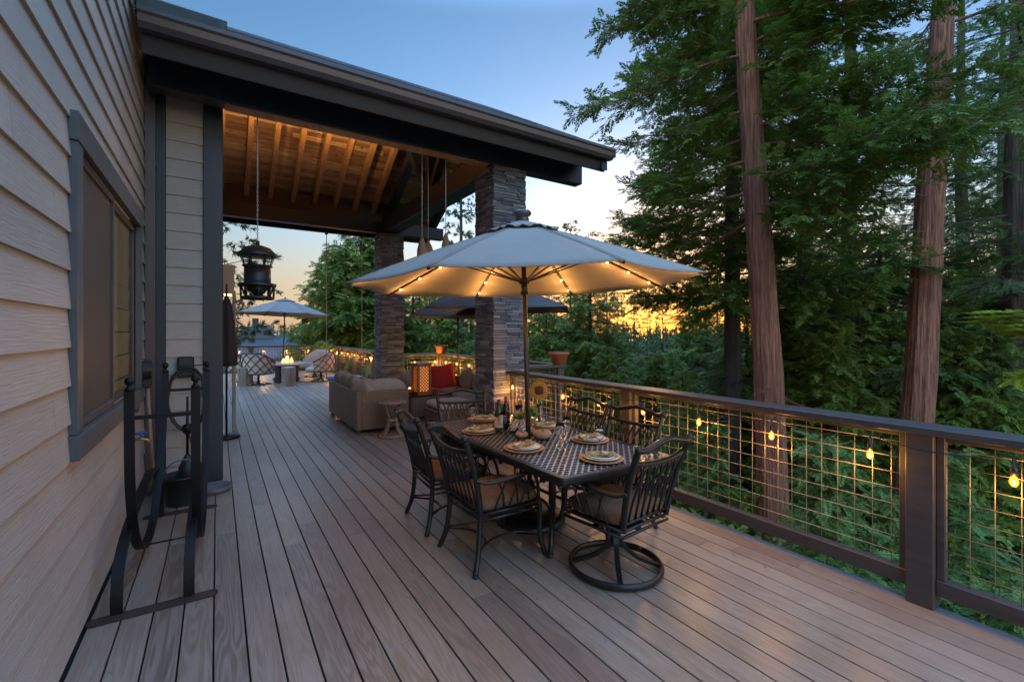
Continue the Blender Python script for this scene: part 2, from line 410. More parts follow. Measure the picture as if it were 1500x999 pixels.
# ------------------------------------------------------------------ mesh building
class MB:
    def __init__(s): s.v = []; s.f = []; s.sm = []
    def add(s, vs, fs, smooth=False):
        o = len(s.v); s.v += [tuple(v) for v in vs]
        s.f += [tuple(i + o for i in f) for f in fs]; s.sm += [smooth] * len(fs)
        return s
    def box(s, x0, x1, y0, y1, z0, z1, T=None):
        vs = [(x, y, z) for z in (z0, z1) for y in (y0, y1) for x in (x0, x1)]
        if T: vs = [T @ Vector(v) for v in vs]
        return s.add(vs, [(0, 2, 3, 1), (4, 5, 7, 6), (0, 1, 5, 4), (2, 6, 7, 3), (0, 4, 6, 2), (1, 3, 7, 5)])
    def bbox(s, x0, x1, y0, y1, z0, z1, b=.006, T=None):
        """box with chamfered edges"""
        vs = []; 
        for z, i in ((z0, b), (z0 + b, 0), (z1 - b, 0), (z1, b)):
            xa, xb, ya, yb = x0 + i, x1 - i, y0 + i, y1 - i
            k = b if i == 0 else 0
            if i == 0: ring = [(xa + b, ya), (xb - b, ya), (xb, ya + b), (xb, yb - b), (xb - b, yb), (xa + b, yb), (xa, yb - b), (xa, ya + b)]
            else: ring = [(xa, ya), (xb, ya), (xb, ya), (xb, yb), (xb, yb), (xa, yb), (xa, yb), (xa, ya)]
            vs += [(x, y, z) for x, y in ring]
        fs = [tuple(range(7, -1, -1)), tuple(range(24, 32))]
        for r in range(3):
            for i in range(8): fs.append((r * 8 + i, r * 8 + (i + 1) % 8, r * 8 + 8 + (i + 1) % 8, r * 8 + 8 + i))
        if T: vs = [T @ Vector(v) for v in vs]
        return s.add(vs, fs)
    def tube(s, pts, r, seg=8, caps=True, flat=None, smooth=True):
        """swept tube; r a number or list; flat=(a,b) squashes the section"""
        pts = [Vector(p) for p in pts]; n = len(pts)
        rs = r if isinstance(r, (list, tuple)) else [r] * n
        up = None; vs = []
        for i, p in enumerate(pts):
            t = (pts[min(i + 1, n - 1)] - pts[max(i - 1, 0)])
            t = t.normalized() if t.length > 1e-9 else Vector((0, 0, 1))
            if up is None:
                up = Vector((0, 0, 1)) if abs(t.z) < .9 else Vector((0, 1, 0))
            a = t.cross(up)
            a = a.normalized() if a.length > 1e-6 else t.orthogonal().normalized()
            bb = a.cross(t).normalized(); up = bb
            fa, fb = flat or (1, 1)
            for k in range(seg):
                an = 2 * PI * k / seg
                vs.append(p + a * (math.cos(an) * rs[i] * fa) + bb * (math.sin(an) * rs[i] * fb))
        fs = [(i * seg + k, i * seg + (k + 1) % seg, (i + 1) * seg + (k + 1) % seg, (i + 1) * seg + k) for i in range(n - 1) for k in range(seg)]
        if caps: fs += [tuple(range(seg - 1, -1, -1)), tuple(range((n - 1) * seg, n * seg))]
        return s.add(vs, fs, smooth)
    def bar(s, pts, w, h, updir=(0, 0, 1)):
        """rectangular section swept along pts: w sideways, h along updir"""
        pts = [Vector(p) for p in pts]; n = len(pts); vs = []
        U0 = Vector(updir)
        for i, p in enumerate(pts):
            t = (pts[min(i + 1, n - 1)] - pts[max(i - 1, 0)]).normalized()
            a = t.cross(U0).normalized(); b = a.cross(t).normalized()
            for sa, sb in ((-1, -1), (1, -1), (1, 1), (-1, 1)): vs.append(p + a * (sa * w / 2) + b * (sb * h / 2))
        fs = [(i * 4 + k, i * 4 + (k + 1) % 4, (i + 1) * 4 + (k + 1) % 4, (i + 1) * 4 + k) for i in range(n - 1) for k in range(4)]
        fs += [(3, 2, 1, 0), tuple(range(n * 4 - 4, n * 4))]
        return s.add(vs, fs)
    def lathe(s, prof, seg=24, c=(0, 0, 0), smooth=True):
        vs = []; fs = []
        for r, z in prof:
            for k in range(seg):
                a = 2 * PI * k / seg
                vs.append((c[0] + r * math.cos(a), c[1] + r * math.sin(a), c[2] + z))
        n = len(prof)
        for i in range(n - 1):
            for k in range(seg): fs.append((i * seg + k, i * seg + (k + 1) % seg, (i + 1) * seg + (k + 1) % seg, (i + 1) * seg + k))
        if prof[0][0] > 1e-6: fs.append(tuple(range(seg - 1, -1, -1)))
        if prof[-1][0] > 1e-6: fs.append(tuple(range((n - 1) * seg, n * seg)))
        return s.add(vs, fs, smooth)
    def ball(s, c, r, seg=10, sq=(1, 1, 1)):
        prof = [(max(1e-7, math.sin(PI * i / 8)), -math.cos(PI * i / 8)) for i in range(9)]
        vs = []; fs = []
        for a, z in prof:
            for k in range(seg):
                t = 2 * PI * k / seg
                vs.append((c[0] + r * sq[0] * a * math.cos(t), c[1] + r * sq[1] * a * math.sin(t), c[2] + r * sq[2] * z))
        for i in range(8):
            for k in range(seg): fs.append((i * seg + k, i * seg + (k + 1) % seg, (i + 1) * seg + (k + 1) % seg, (i + 1) * seg + k))
        return s.add(vs, fs, True)
    def pillow(s, c, size, e=.45, nu=20, nv=12, T=None, puff=0.):
        """superellipsoid cushion"""
        def sp(w, m): return math.copysign(abs(w) ** m, w)
        vs = []; fs = []
        for j in range(nv + 1):
            ph = -PI / 2 + PI * j / nv
            for i in range(nu):
                th = 2 * PI * (i + .5) / nu
                x = sp(math.cos(ph), e) * sp(math.cos(th), e * .8); y = sp(math.cos(ph), e) * sp(math.sin(th), e * .8); z = sp(math.sin(ph), .9)
                k = 1 + puff * (1 - x * x) * (1 - y * y)
                p = Vector((c[0] + x * size[0] / 2, c[1] + y * size[1] / 2, c[2] + z * k * size[2] / 2))
                vs.append(T @ p if T else p)
        for j in range(nv):
            for i in range(nu): fs.append((j * nu + i, j * nu + (i + 1) % nu, (j + 1) * nu + (i + 1) % nu, (j + 1) * nu + i))
        return s.add(vs, fs, True)
    def build(s, name, m, parent=None, world=False, kind=None, solid=0):
        me = bpy.data.meshes.new(name)
        off = parent.location if (parent is not None and world) else Vector((0, 0, 0))
        me.from_pydata([(x - off[0], y - off[1], z - off[2]) for x, y, z in s.v], [], s.f)
        me.polygons.foreach_set('use_smooth', s.sm)
        me.materials.append(M[m] if isinstance(m, str) else m)
        me.update()
        o = bpy.data.objects.new(name, me); COL.objects.link(o)
        if parent is not None: o.parent = parent
        if kind: o['kind'] = kind
        if solid:
            md = o.modifiers.new('thickness', 'SOLIDIFY'); md.thickness = solid; md.offset = 0
        return o

def tag(o, label, cat, group=None, kind=None):
    o['label'] = label; o['category'] = cat
    if group: o['group'] = group
    if kind: o['kind'] = kind
    return o

def thing(name, label, cat, loc=(0, 0, 0), rotz=0, group=None):
    o = bpy.data.objects.new(name, None); COL.objects.link(o)
    o.empty_display_size = .1
    o.location = loc; o.rotation_euler = (0, 0, rotz)
    return tag(o, label, cat, group)

KIDS = {}
def copy_tree(o, parent=None):
    c = o.copy(); COL.objects.link(c)
    if parent is not None: c.parent = parent
    for ch in list(o.children): copy_tree(ch, c)
    return c

def dup(root, loc, rotz=0, label=None, scale=None):
    c = copy_tree(root)
    c.location = loc; c.rotation_euler = (c.rotation_euler[0], c.rotation_euler[1], rotz)
    if label: c['label'] = label
    if scale: c.scale = (scale, scale, scale) if isinstance(scale, (int, float)) else scale
    return c

def lerp(a, b, t): return a + (b - a) * t
def catmull(pts, n=6):
    pts = [Vector(p) for p in pts]; out = []
    for i in range(len(pts) - 1):
        p0 = pts[max(i - 1, 0)]; p1 = pts[i]; p2 = pts[i + 1]; p3 = pts[min(i + 2, len(pts) - 1)]
        for k in range(n):
            t = k / n
            out.append(.5 * ((2 * p1) + (p2 - p0) * t + (2 * p0 - 5 * p1 + 4 * p2 - p3) * t * t + (3 * p1 - p0 - 3 * p2 + p3) * t ** 3))
    out.append(pts[-1])
    return out
rnd = random.Random(7)
# ------------------------------------------------------------------ deck and ground
PITCH, X0 = .151, -.016
def board_run(mb, xa, xb, ya, yb, rg, Lb=4.9):
    y = ya - rg.random() * Lb
    while y < yb:
        a, b = max(y, ya), min(y + Lb, yb)
        if b - a > .05: mb.bbox(xa, xb, a + .0022, b - .0022, -.026, 0, .0018)
        y += Lb
mb = MB(); rg = random.Random(3)
k = -18
while True:
    xa, xb = X0 + k * PITCH + .0045, X0 + (k + 1) * PITCH - .0045
    k += 1
    if xa > 5.0: break
    if xb < -2.4: continue
    if xb < -.62: spans = [(6.3, 21.3)]
    elif xa < -.645 or (xb > -.645 and xa < -.64): spans = [(-2.2, 21.3)]
    elif xb < 3.53: spans = [(-2.2, 21.3)]
    elif xb < 4.02: spans = [(6.42, 21.3)] if xa > 3.5 else [(-2.2, 21.3)]
    else: spans = [(6.42, 11.4)]
    for ya, yb in spans: board_run(mb, xa, xb, ya, yb, rg)
deck = mb.build('deck', 'deck', kind='structure')
deck['label'] = 'weathered composite deck of long boards running beside the house'
mb = MB()
mb.bbox(3.50, 3.69, -2.2, 6.40, -.03, -.001, .004)
mb.bbox(4.95, 5.14, 6.42, 11.5, -.03, .001, .004)
mb.bbox(3.9, 4.12, 11.5, 21.4, -.03, -.001, .004)
mb.bbox(-2.4, 3.88, 21.32, 21.46, -.03, -.001, .004)
mb.build('deck_edge', 'edgeboard', kind='structure')
mb = MB(); rg = random.Random(31)
for i in range(130):
    x, y, a, ln = rg.uniform(-.55, 3.4), rg.uniform(1.2, 8.5), rg.uniform(0, PI), rg.uniform(.03, .08)
    if i < 70: x, y = 3.45 - abs(rg.gauss(0, .5)), rg.uniform(.8, 6.)
    c_, s_ = math.cos(a) * ln / 2, math.sin(a) * ln / 2; w_ = .0016 if i % 9 else .011
    mb.add([(x - c_, y - s_, .0015), (x - s_ * w_ * 2 / ln, y + c_ * w_ * 2 / ln, .004), (x + c_, y + s_, .002), (x + s_ * w_ * 2 / ln, y - c_ * w_ * 2 / ln, .003)], [(0, 1, 2, 3)])
tag(mb.build('fallen_needles', 'cork'), 'dry needles and leaf bits lying on the deck boards', 'needles', kind='stuff')
mb = MB()
mb.box(-2.4, 3.6, -2.2, 21.3, -.30, -.034); mb.box(3.6, 5.02, 6.5, 11.42, -.30, -.035); mb.box(3.605, 4.03, 11.43, 21.3, -.30, -.036)
for y in range(-2, 22, 3): mb.box(3.3, 3.5, y, y + .2, -4.5, -.30)
mb.build('deck_framing', 'joist', kind='structure')

def gz(x, y):
    d = max(0, x - 5, y - 23, -x - 6)
    return -2.7 - .055 * min(d, 90) + .18 * math.sin(x * .5 + y * .23) * math.cos(y * .41 - x * .17) * min(1, d / 4 + .3)
mb = MB()
xs = [-340, -200, -120, -70, -40, -25, -15] + [-10 + i * 1.5 for i in range(34)] + [45, 55, 70, 90, 130, 200, 340]
ys = [-340, -150, -60, -25] + [-12 + i * 1.5 for i in range(44)] + [58, 66, 80, 100, 140, 220, 340]
for y in ys:
    for x in xs: mb.v.append((x, y, gz(x, y)))
nx = len(xs)
for j in range(len(ys) - 1):
    for i in range(nx - 1):
        mb.f.append((j * nx + i, j * nx + i + 1, (j + 1) * nx + i + 1, (j + 1) * nx + i)); mb.sm.append(True)
mb.build('ground', 'ground', kind='structure')

# ------------------------------------------------------------------ house
house = thing('house', 'beige lap sided house wall with dark trim and a sliding window', 'house', (-.645, 3, 0))
ROW = .195
def siding(mb, axis, plane, a, b, z0, z1, out, rg):
    """rows of lapped boards on a wall; axis 'y' = wall runs along y at x=plane facing +x; 'x' = runs along x at y=plane facing -y"""
    k = math.floor((z0 - .03) / ROW)
    while True:
        za, zb = .03 + k * ROW, .03 + (k + 1) * ROW + .02
        k += 1
        if za >= z1: break
        if zb - .02 <= z0: continue
        zl, zh = max(za, z0), min(zb, z1)
        segs = []; s = a
        while s < b - .01:
            e = min(b, s + 3.6 if s > a else s + 1.2 + 2.4 * rg.random())
            segs.append((s, e - (.002 if e < b else 0))); s = e
        for s, e in segs:
            def dep(z): return .003 + .017 * (zb - z) / (zb - za)
            if axis == 'y':
                P = [(plane + dep(zl), s, zl), (plane + dep(zl), e, zl), (plane + dep(zh), e, zh), (plane + dep(zh), s, zh),
                     (plane - .01, s, zl), (plane - .01, e, zl), (plane - .01, e, zh), (plane - .01, s, zh)]
            else:
                P = [(s, plane - dep(zl), zl), (e, plane - dep(zl), zl), (e, plane - dep(zh), zh), (s, plane - dep(zh), zh),
                     (s, plane + .01, zl), (e, plane + .01, zl), (e, plane + .01, zh), (s, plane + .01, zh)]
            mb.add(P, [(0, 1, 2, 3), (5, 4, 7, 6), (1, 5, 6, 2), (4, 0, 3, 7), (3, 2, 6, 7), (4, 5, 1, 0)])
WX, WY = -.645, 6.15
wa, wb, wz0, wz1 = 3.18, 5.59, 1.01, 2.80
mb = MB(); rg = random.Random(5)
siding(mb, 'y', WX, -3.0, wa + .02, .004, 7.2, 1, rg)
siding(mb, 'y', WX, wb - .02, 6.07, .004, 7.2, 1, rg)
siding(mb, 'y', WX, wa + .02, wb - .02, .004, wz0 + .02, 1, rg)
siding(mb, 'y', WX, wa + .02, wb - .02, wz1 - .02, 7.2, 1, rg)
mb.build('side_wall', 'siding', house, world=True)
mb = MB()
siding(mb, 'x', WY, -.46, -.13, .004, 4.6, 1, rg)
mb.build('return_wall', 'siding', house, world=True)
mb = MB()   # wall body behind the boards
mb.box(-.95, WX - .012, -3, wa, -.05, 7.2); mb.box(-.95, WX - .012, wb, 6.3, -.05, 7.2)
mb.box(-.95, WX - .012, wa + .001, wb - .001, -.05, wz0); mb.box(-.95, WX - .012, wa + .001, wb - .001, wz1, 7.2)
mb.box(WX - .01, -.05, WY + .012, WY + .16, -.05, 4.6)
mb.box(-2.6, -2.45, 6.3, 12.4, -.05, 6.6)
mb.box(-2.45, -.95, 6.302, 6.45, -.05, 6.6)
mb.build('wall_body', 'siding', house, world=True)
mb = MB()
mb.bbox(WX + .001, WX + .055, 6.07, 6.14, 0, 7.2, .003)
mb.bbox(-.588, -.462, WY - .03, WY + .01, 0, 4.4, .003)
mb.bbox(-.129, .055, WY - .045, WY + .02, 0, 4.25, .004)
mb.bbox(.036, .057, WY + .02, WY + .2, 0, 4.25, .003)
mb.build('corner_trim', 'trim', house, world=True)
mb = MB()
dp = [(-.575, 4.90, 4.33), (-.575, 4.95, 4.27), (-.585, 5.7, 4.02), (-.585, 6.03, 3.9), (-.585, 6.045, 3.75), (-.585, 6.045, .1), (-.55, 5.95, .04)]
mb.bar([(-.585, 6.045, 4.38), (-.585, 6.045, 2), (-.585, 6.045, .12), (-.575, 6.0, .05), (-.56, 5.92, .03)], .085, .065, (0, 1, 0))
for z in (3.4, 1.5): mb.box(-.635, -.535, 6.03, 6.10, z, z + .025)
mb.build('downspout', 'gutter', house, world=True)
# window
win = MB()
tw = .115; tx0, tx1 = WX + .004, WX + .045
win.bbox(tx0, tx1 + .006, wa - .015, wb + .015, wz1 - .15, wz1, .003)
win.bbox(tx0, tx1, wa, wa + tw, wz0 + .13, wz1 - .152, .003); win.bbox(tx0, tx1, wb - tw, wb, wz0 + .13, wz1 - .152, .003)
win.bbox(tx0, tx1 + .012, wa - .02, wb + .02, wz0, wz0 + .128, .003)
w = win.build('window', 'wtrim', house, world=True)
wl = lambda n, m, mbx: (lambda o: o)(mbx.build(n, m, w, world=False))
def wbuild(name, m, mbx):
    o = mbx.build(name, m); o.location = (-house.location[0], -house.location[1], 0); o.parent = w
    return o
ia, ib, iz0, iz1 = wa + tw, wb - tw, wz0 + .13, wz1 - .152
mid = 4.30
sash = MB()
for y0, y1, dx in ((ia, mid + .03, .018), (mid - .03, ib, -.004)):
    xx0, xx1 = WX - .03 + dx, WX + .005 + dx
    sash.bbox(xx0, xx1, y0, y0 + .05, iz0 + .002, iz1 - .002, .003); sash.bbox(xx0, xx1, y1 - .05, y1, iz0 + .002, iz1 - .002, .003)
    sash.bbox(xx0 + .001, xx1 - .001, y0 + .05, y1 - .05, iz0 + .002, iz0 + .055, .003); sash.bbox(xx0 + .001, xx1 - .001, y0 + .05, y1 - .05, iz1 - .055, iz1 - .002, .003)
wbuild('sash', 'gutter', sash)
mb = MB(); mb.box(WX + .004, WX + .006, ia + .05, mid - .02, iz0 + .055, iz1 - .055); wbuild('insect_screen', 'screen', mb)
mb = MB(); mb.box(WX - .022, WX - .016, mid + .02, ib - .05, iz0 + .055, iz1 - .055); wbuild('pane', 'pane', mb)
M['litblind'] = emis('lamplit_blind', (1, .66, .25), .12 * EK, (.5, .4, .2))  # amber reflection in the pane, put into a glowing colour
mb = MB()
for i in range(9):
    z = iz0 - .05 + i * .195
    mb.bar([(WX - .034, mid + .02, z + .09), (WX - .034, ib - .02, z + .09)], .003, .185, (.05, 0, 1))
wbuild('blind', 'litblind', mb)  # glowing slats stand in for the siding reflected in the pane
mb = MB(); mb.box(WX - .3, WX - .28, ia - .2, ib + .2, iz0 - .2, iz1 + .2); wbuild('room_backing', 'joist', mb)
# fittings on the wall
t = thing('outdoor_tap', 'brass garden tap with blue cross handle on the side wall', 'tap', (WX + .02, 5.30, .70))
mb = MB().tube([(0, 0, 0), (.05, 0, 0), (.09, 0, -.01), (.11, 0, -.05)], .014, 8); mb.build('spout', 'brass', t)
mb = MB().tube([(.045, 0, 0), (.045, 0, .05)], .008, 6)
for a in range(4): mb.ball((.045 + .03 * math.cos(a * PI / 2), .03 * math.sin(a * PI / 2), .05), .014, 8)
mb.ball((.045, 0, .05), .018, 8); mb.build('handle', 'bluehandle', t)
mb = MB(); mb.pillow((WX + .02, 5.45, 1.0), (.04, .09, .15), .3); tag(mb.build('outlet_cover', 'steelgrey'), 'small grey plate on the siding above the garden tap', 'cover')
mb = MB(); mb.bbox(-.36, -.21, WY - .10, WY - .018, 1.18, 1.40, .015); mb.bar([(-.34, WY - .11, 1.3), (-.13, WY - .14, 1.31)], .012, .012)
tag(mb.build('outlet_box', 'black'), 'black weatherproof outlet box on the narrow return wall', 'box')
# hose, bucket, broom, dish
mb = MB(); rg = random.Random(2)
pts = []
for i in range(170):
    a = i * 2 * PI / 26
    pts.append((-.27 + .17 * math.cos(a) + rg.uniform(-.008, .008), WY - .09 - .012 * (i / 26) + rg.uniform(-.006, .006), .95 + .33 * math.sin(a) - .02 * math.sin(i * .13)))
mb.tube(pts, .0085, 6); pts = [(-.27, WY - .1, .62), (-.2, 5.95, .3), (-.25, 5.8, .04), (-.1, 5.7, .012), (-.3, 5.6, .012), (-.45, 5.8, .012)]
mb.tube(catmull(pts, 8), .0085, 6)
tag(mb.build('garden_hose', 'rubber'), 'dark garden hose coiled on a hook against the return wall', 'hose')
mb = MB().lathe([(.13, 0), (.135, .01), (.16, .26), (.172, .265), (.17, .28), (.155, .275), (.125, .02), (0, .02)], 24)
t = tag(mb.build('bucket', 'black'), 'black plastic bucket on the deck behind the log rack', 'bucket'); t.location = (-.28, 5.5, 0)
mb = MB().tube([(-.165 * math.cos(a), 0, .25 + .17 * math.sin(a)) for a in [PI * i / 14 for i in range(15)]], .006, 6); mb.build('handle', 'steelgrey', t)
t = thing('garden_pump', 'dark hand pump sprayer standing in the black bucket', 'sprayer', (-.25, 5.62, .02))
MB().lathe([(.0, 0), (.07, 0), (.075, .3), (.04, .38), (.022, .42)], 16).build('tank', 'rubber', t)
MB().lathe([(.012, .42), (.012, .62), (.035, .64), (.05, .68), (.035, .72), (.012, .73), (.01, 1.0), (0, 1.0)], 12).build('plunger', 'rack', t)
t = thing('broom', 'wooden handled broom leaning upside down by the window', 'broom', (-.52, 5.78, 0))
MB().tube([(.0, 0, 0), (-.035, .0, .6), (-.06, .0, 1.12)], .017, 8).build('handle', 'cork', t)
mb = MB().bbox(-.10, -.03, -.05, .05, 1.12, 1.2, .01)
for i in range(9):
    mb.tube([(-.09 + .006 * i, -.04 + .01 * i, 1.19), (-.09 + .007 * i, -.05 + .012 * i, 1.38)], [.012, .006], 5)
mb.build('bristles', 'black', t)
mb = MB().lathe([(.07, 0), (.14, .0), (.165, .055), (.155, .06), (.13, .015), (0, .012)], 28)
tag(mb.build('pet_dish', 'steelgrey'), 'shallow grey dish on the deck beside the dark wall post', 'dish').location = (-.02, 5.72, 0)

# ------------------------------------------------------------------ roof over the patio
roof = thing('patio_roof', 'gabled timber patio roof with dark beams and knotty pine ceiling', 'roof', (2.2, 8.68, 4.1))
SL = .583; YE, ZE, YR = 5.0, 4.42, 8.68
CA = 1 / math.sqrt(1 + SL * SL)
def rz(y): return ZE + SL * (min(y, 2 * YR - y) - YE)
XL, XR = -.60, 5.05
def slope_slab(mb, xa, xb, ya, yb, off, th):
    """slab parallel to the roof between ya and yb on one slope; off = height of its top over the roof plane"""
    vs = []
    for x in (xa, xb):
        for y, o in ((ya, off), (yb, off), (yb, off - th), (ya, off - th)): vs.append((x, y, rz(y) + o))
    mb.add(vs, [(0, 1, 2, 3), (7, 6, 5, 4), (0, 4, 5, 1), (1, 5, 6, 2), (2, 6, 7, 3), (3, 7, 4, 0)])
mb = MB()
n = 22
for side in (0, 1):
    for i in range(n):
        y0 = 4.97 + (YR - 4.97) * i / n; y1 = 4.97 + (YR - 4.97) * (i + 1) / n + .03
        y1 = min(y1, YR)
        o = .012 if i % 2 else .006
        if side: slope_slab(mb, XL, XR + .02, 2 * YR - y1, 2 * YR - y0, .01 + o, .02)
        else: slope_slab(mb, XL, XR + .02, y0, y1, .01 + o, .02)
mb.build('shingles', 'asphalt_shingle', roof, world=True)
mb = MB()
slope_slab(mb, XL + .01, XR, 5.03, YR, -.012, .05); slope_slab(mb, XL + .01, XR, YR, 2 * YR - 5.03, -.012, .05)
mb.build('sheathing', 'fascia', roof, world=True)
mb = MB()  # rounded strip of valley roofing over the eave by the house
pts = [(-.58, 5.02, 0), (.02, 5.02, 0), (.08, 5.06, 0), (.02, 5.35, 0), (-.25, 5.8, 0), (-.58, 6.2, 0)]
vs = [(x, y, rz(y) + .125) for x, y, _ in pts] + [(x, y, rz(y) + .03) for x, y, _ in pts]
n = len(pts)
mb.add(vs, [tuple(range(n))] + [tuple(range(2 * n - 1, n - 1, -1))] + [(i, i + n, (i + 1) % n + n, (i + 1) % n) for i in range(n)])
mb.build('valley_flashing', 'valley', roof, world=True)
mb = MB(); rg = random.Random(12)
nb = 36; w_ = (YR - 5.3) / nb
for side in (0, 1):
    for i in range(nb):
        y0, y1 = 5.3 + i * w_, 5.3 + (i + 1) * w_ - .012
        x = -2.4 - rg.random() * 2
        while x < XR - .03:
            e = x + 1.8 + rg.random() * 1.6
            xa, xb = max(x, -2.4), min(e - .003, XR - .03)
            if xb > xa:
                if side: slope_slab(mb, xa, xb, 2 * YR - y1, 2 * YR - y0, -.065, .018)
                else: slope_slab(mb, xa, xb, y0, y1, -.065, .018)
            x = e
mb.build('ceiling_boards', 'ceil', roof, world=True)
for i in range(-6, 9):
    x = .54 + .457 * i
    if x > 4.0: break
    mb = MB(); slope_slab(mb, x - .045, x + .045, YR + .05, 11.62, -.086, .215)
    slope_slab(mb, x - .045, x + .045, 5.75, YR - .05, -.086, .215)
    mb.build('rafter', 'rafter', roof, world=True)
mb = MB(); mb.bbox(-2.4, XR - .1, YR - .048, YR + .048, 5.95, 6.45, .005); mb.build('ridge_beam', 'rafter', roof, world=True)
mb = MB(); mb.bbox(WX + .06, 5.07, 5.72, 5.90, 4.10, 4.41, .006); mb.build('front_beam', 'trim', roof, world=True)
MB().bbox(.07, 3.3, 5.735, 5.895, 4.083, 4.0985, .002).build('beam_underside_board', 'rafter', roof, world=True)
mb = MB(); mb.bbox(-2.4, 5.10, 11.30, 11.50, 4.12, 4.42, .006); mb.build('rear_beam', 'trim', roof, world=True)
mb = MB(); mb.bbox(-2.4, 4.2, 11.505, 11.54, 4.30, 4.93, .004); mb.box(WX + .07, 4.2, 5.80, 5.84, 4.412, 4.93); mb.build('blocking', 'fascia', roof, world=True)
# eave: soffit, leaning fascia board, gutter
mb = MB()
fz = [(5.10, 4.37), (5.14, 4.36), (5.22, 4.15), (5.18, 4.14)]
for side in (0, 1):
    vs = [(x, (2 * YR - y if side else y), z) for x in (-.56, 5.04) for y, z in fz]
    mb.add(vs, [(0, 1, 2, 3), (7, 6, 5, 4)] + [(i, i + 4, (i + 1) % 4 + 4, (i + 1) % 4) for i in range(4)])
mb.build('fascia_board', 'fascia', roof, world=True)
mb = MB()
prof = [(5.095, 4.43), (5.095, 4.278), (5.02, 4.278), (4.985, 4.32), (4.972, 4.375), (4.952, 4.395), (4.952, 4.43), (4.962, 4.43), (4.962, 4.402), (4.985, 4.382), (4.998, 4.325), (5.03, 4.29), (5.08, 4.29), (5.08, 4.43)]
for side in (0, 1):
    vs = [(x, (2 * YR - y if side else y), z) for x in (-.57, 5.06) for y, z in prof]; n = len(prof)
    mb.add(vs, [(i, i + n, (i + 1) % n + n, (i + 1) % n) for i in range(n)] + [tuple(range(n)), tuple(range(2 * n - 1, n - 1, -1))])
mb.box(5.06, 5.064, 4.958, 5.094, 4.302, 4.43)
mb.build('gutter', 'gutter', roof, world=True)
mb = MB()  # barge boards and truss at the gable
for ya, yb in ((5.12, YR), (YR, 2 * YR - 5.12)): slope_slab(mb, 4.93, 5.045, ya, yb, -.09, .26)
mb.build('barge_board', 'trim', roof, world=True)
mb = MB()
mb.bbox(3.47, 3.81, 5.902, 11.298, 4.11, 4.47, .006)
mb.bbox(3.55, 3.73, YR - .09, YR + .09, 4.472, 6.3, .004)
for s in (-1, 1):
    mb.bar([(3.64, YR + s * .1, 4.55), (3.64, YR + s * 1.2, 5.72)], .14, .14, (1, 0, 0))
    vs_y = (5.8, YR - .1) if s < 0 else (YR + .1, 2 * YR - 5.8)
    slope_slab(mb, 3.56, 3.72, vs_y[0], vs_y[1], -.30, .2)
mb.build('truss', 'trim', roof, world=True)

def stone_column(cx, cy, label):
    t = thing('stone_column', label, 'column', (cx, cy, 0), 0, 'stacked stone columns')
    rg = random.Random(int(cx * 10 + cy * 7)); h = .28
    MB().box(-h + .02, h - .02, -h + .02, h - .02, 0, 4.10).build('core', 'joist', t)
    mb = MB(); z = 0.
    while z < 4.09:
        rh = min(rg.uniform(.028, .05), 4.095 - z)
        for face in range(4):
            s = -h
            while s < h - .01:
                ln = rg.uniform(.10, .32); e = min(h, s + ln)
                if h - e < .07: e = h
                out = h + rg.uniform(-.008, .016)
                x0, x1, y0, y1 = s + .0015, e - .0015, -out, -h + .05
                T = Matrix.Rotation(face * PI / 2, 4, 'Z')
                mb.bbox(x0, x1, y0, y1, z + .0015, z + rh - .002, .004, T)
                s = e
        z += rh
    mb.build('stone_veneer', 'stone', t)
    return t
stone_column(3.64, 5.98, 'tall stacked stone column joining the front railing, nearer the camera')
stone_column(3.64, 11.36, 'narrower looking stone column farther off under the rear beam')

# ------------------------------------------------------------------ railings and string lights
def railing(label, p, rot, Ln, posts, group='railings round the deck'):
    t = thing('deck_railing', label, 'railing', (p[0], p[1], 0), rot, group)
    MB().bbox(0, Ln, -.035, .185, 1.05, 1.095, .005).build('top_rail', 'rail', t)
    for s in posts: MB().bbox(s - .068, s + .068, 0, .135, 0, 1.049, .005).build('post', 'rail', t)
    e = sorted(posts); edges = [0.] + e + [Ln]
    for i in range(len(edges) - 1):
        a = edges[i] + (.069 if i > 0 or 0. in posts else 0); b = edges[i + 1] - (.069 if i < len(edges) - 2 else 0)
        if b - a < .2: continue
        mb = MB()
        mb.bbox(a, b, .03, .105, .085, .18, .004); mb.bbox(a + .04, b - .04, .045, .09, 1.015, 1.049, .003)
        mb.bbox(a, a + .04, .04, .095, .181, 1.049, .003); mb.bbox(b - .04, b, .04, .095, .181, 1.049, .003)
        mb.build('bottom_rail', 'rail', t)
        mb = MB(); s = a + .04
        while s < b - .03:
            mb.tube([(s, .0675, .178), (s, .0675, 1.02)], .0026, 5, smooth=True); s += .1016
        z = .26
        while z < 1.0:
            mb.tube([(a + .035, .0625, z), (b - .035, .0625, z)], .0026, 5); z += .1016
        mb.build('wire_mesh', 'wire', t)
    return t
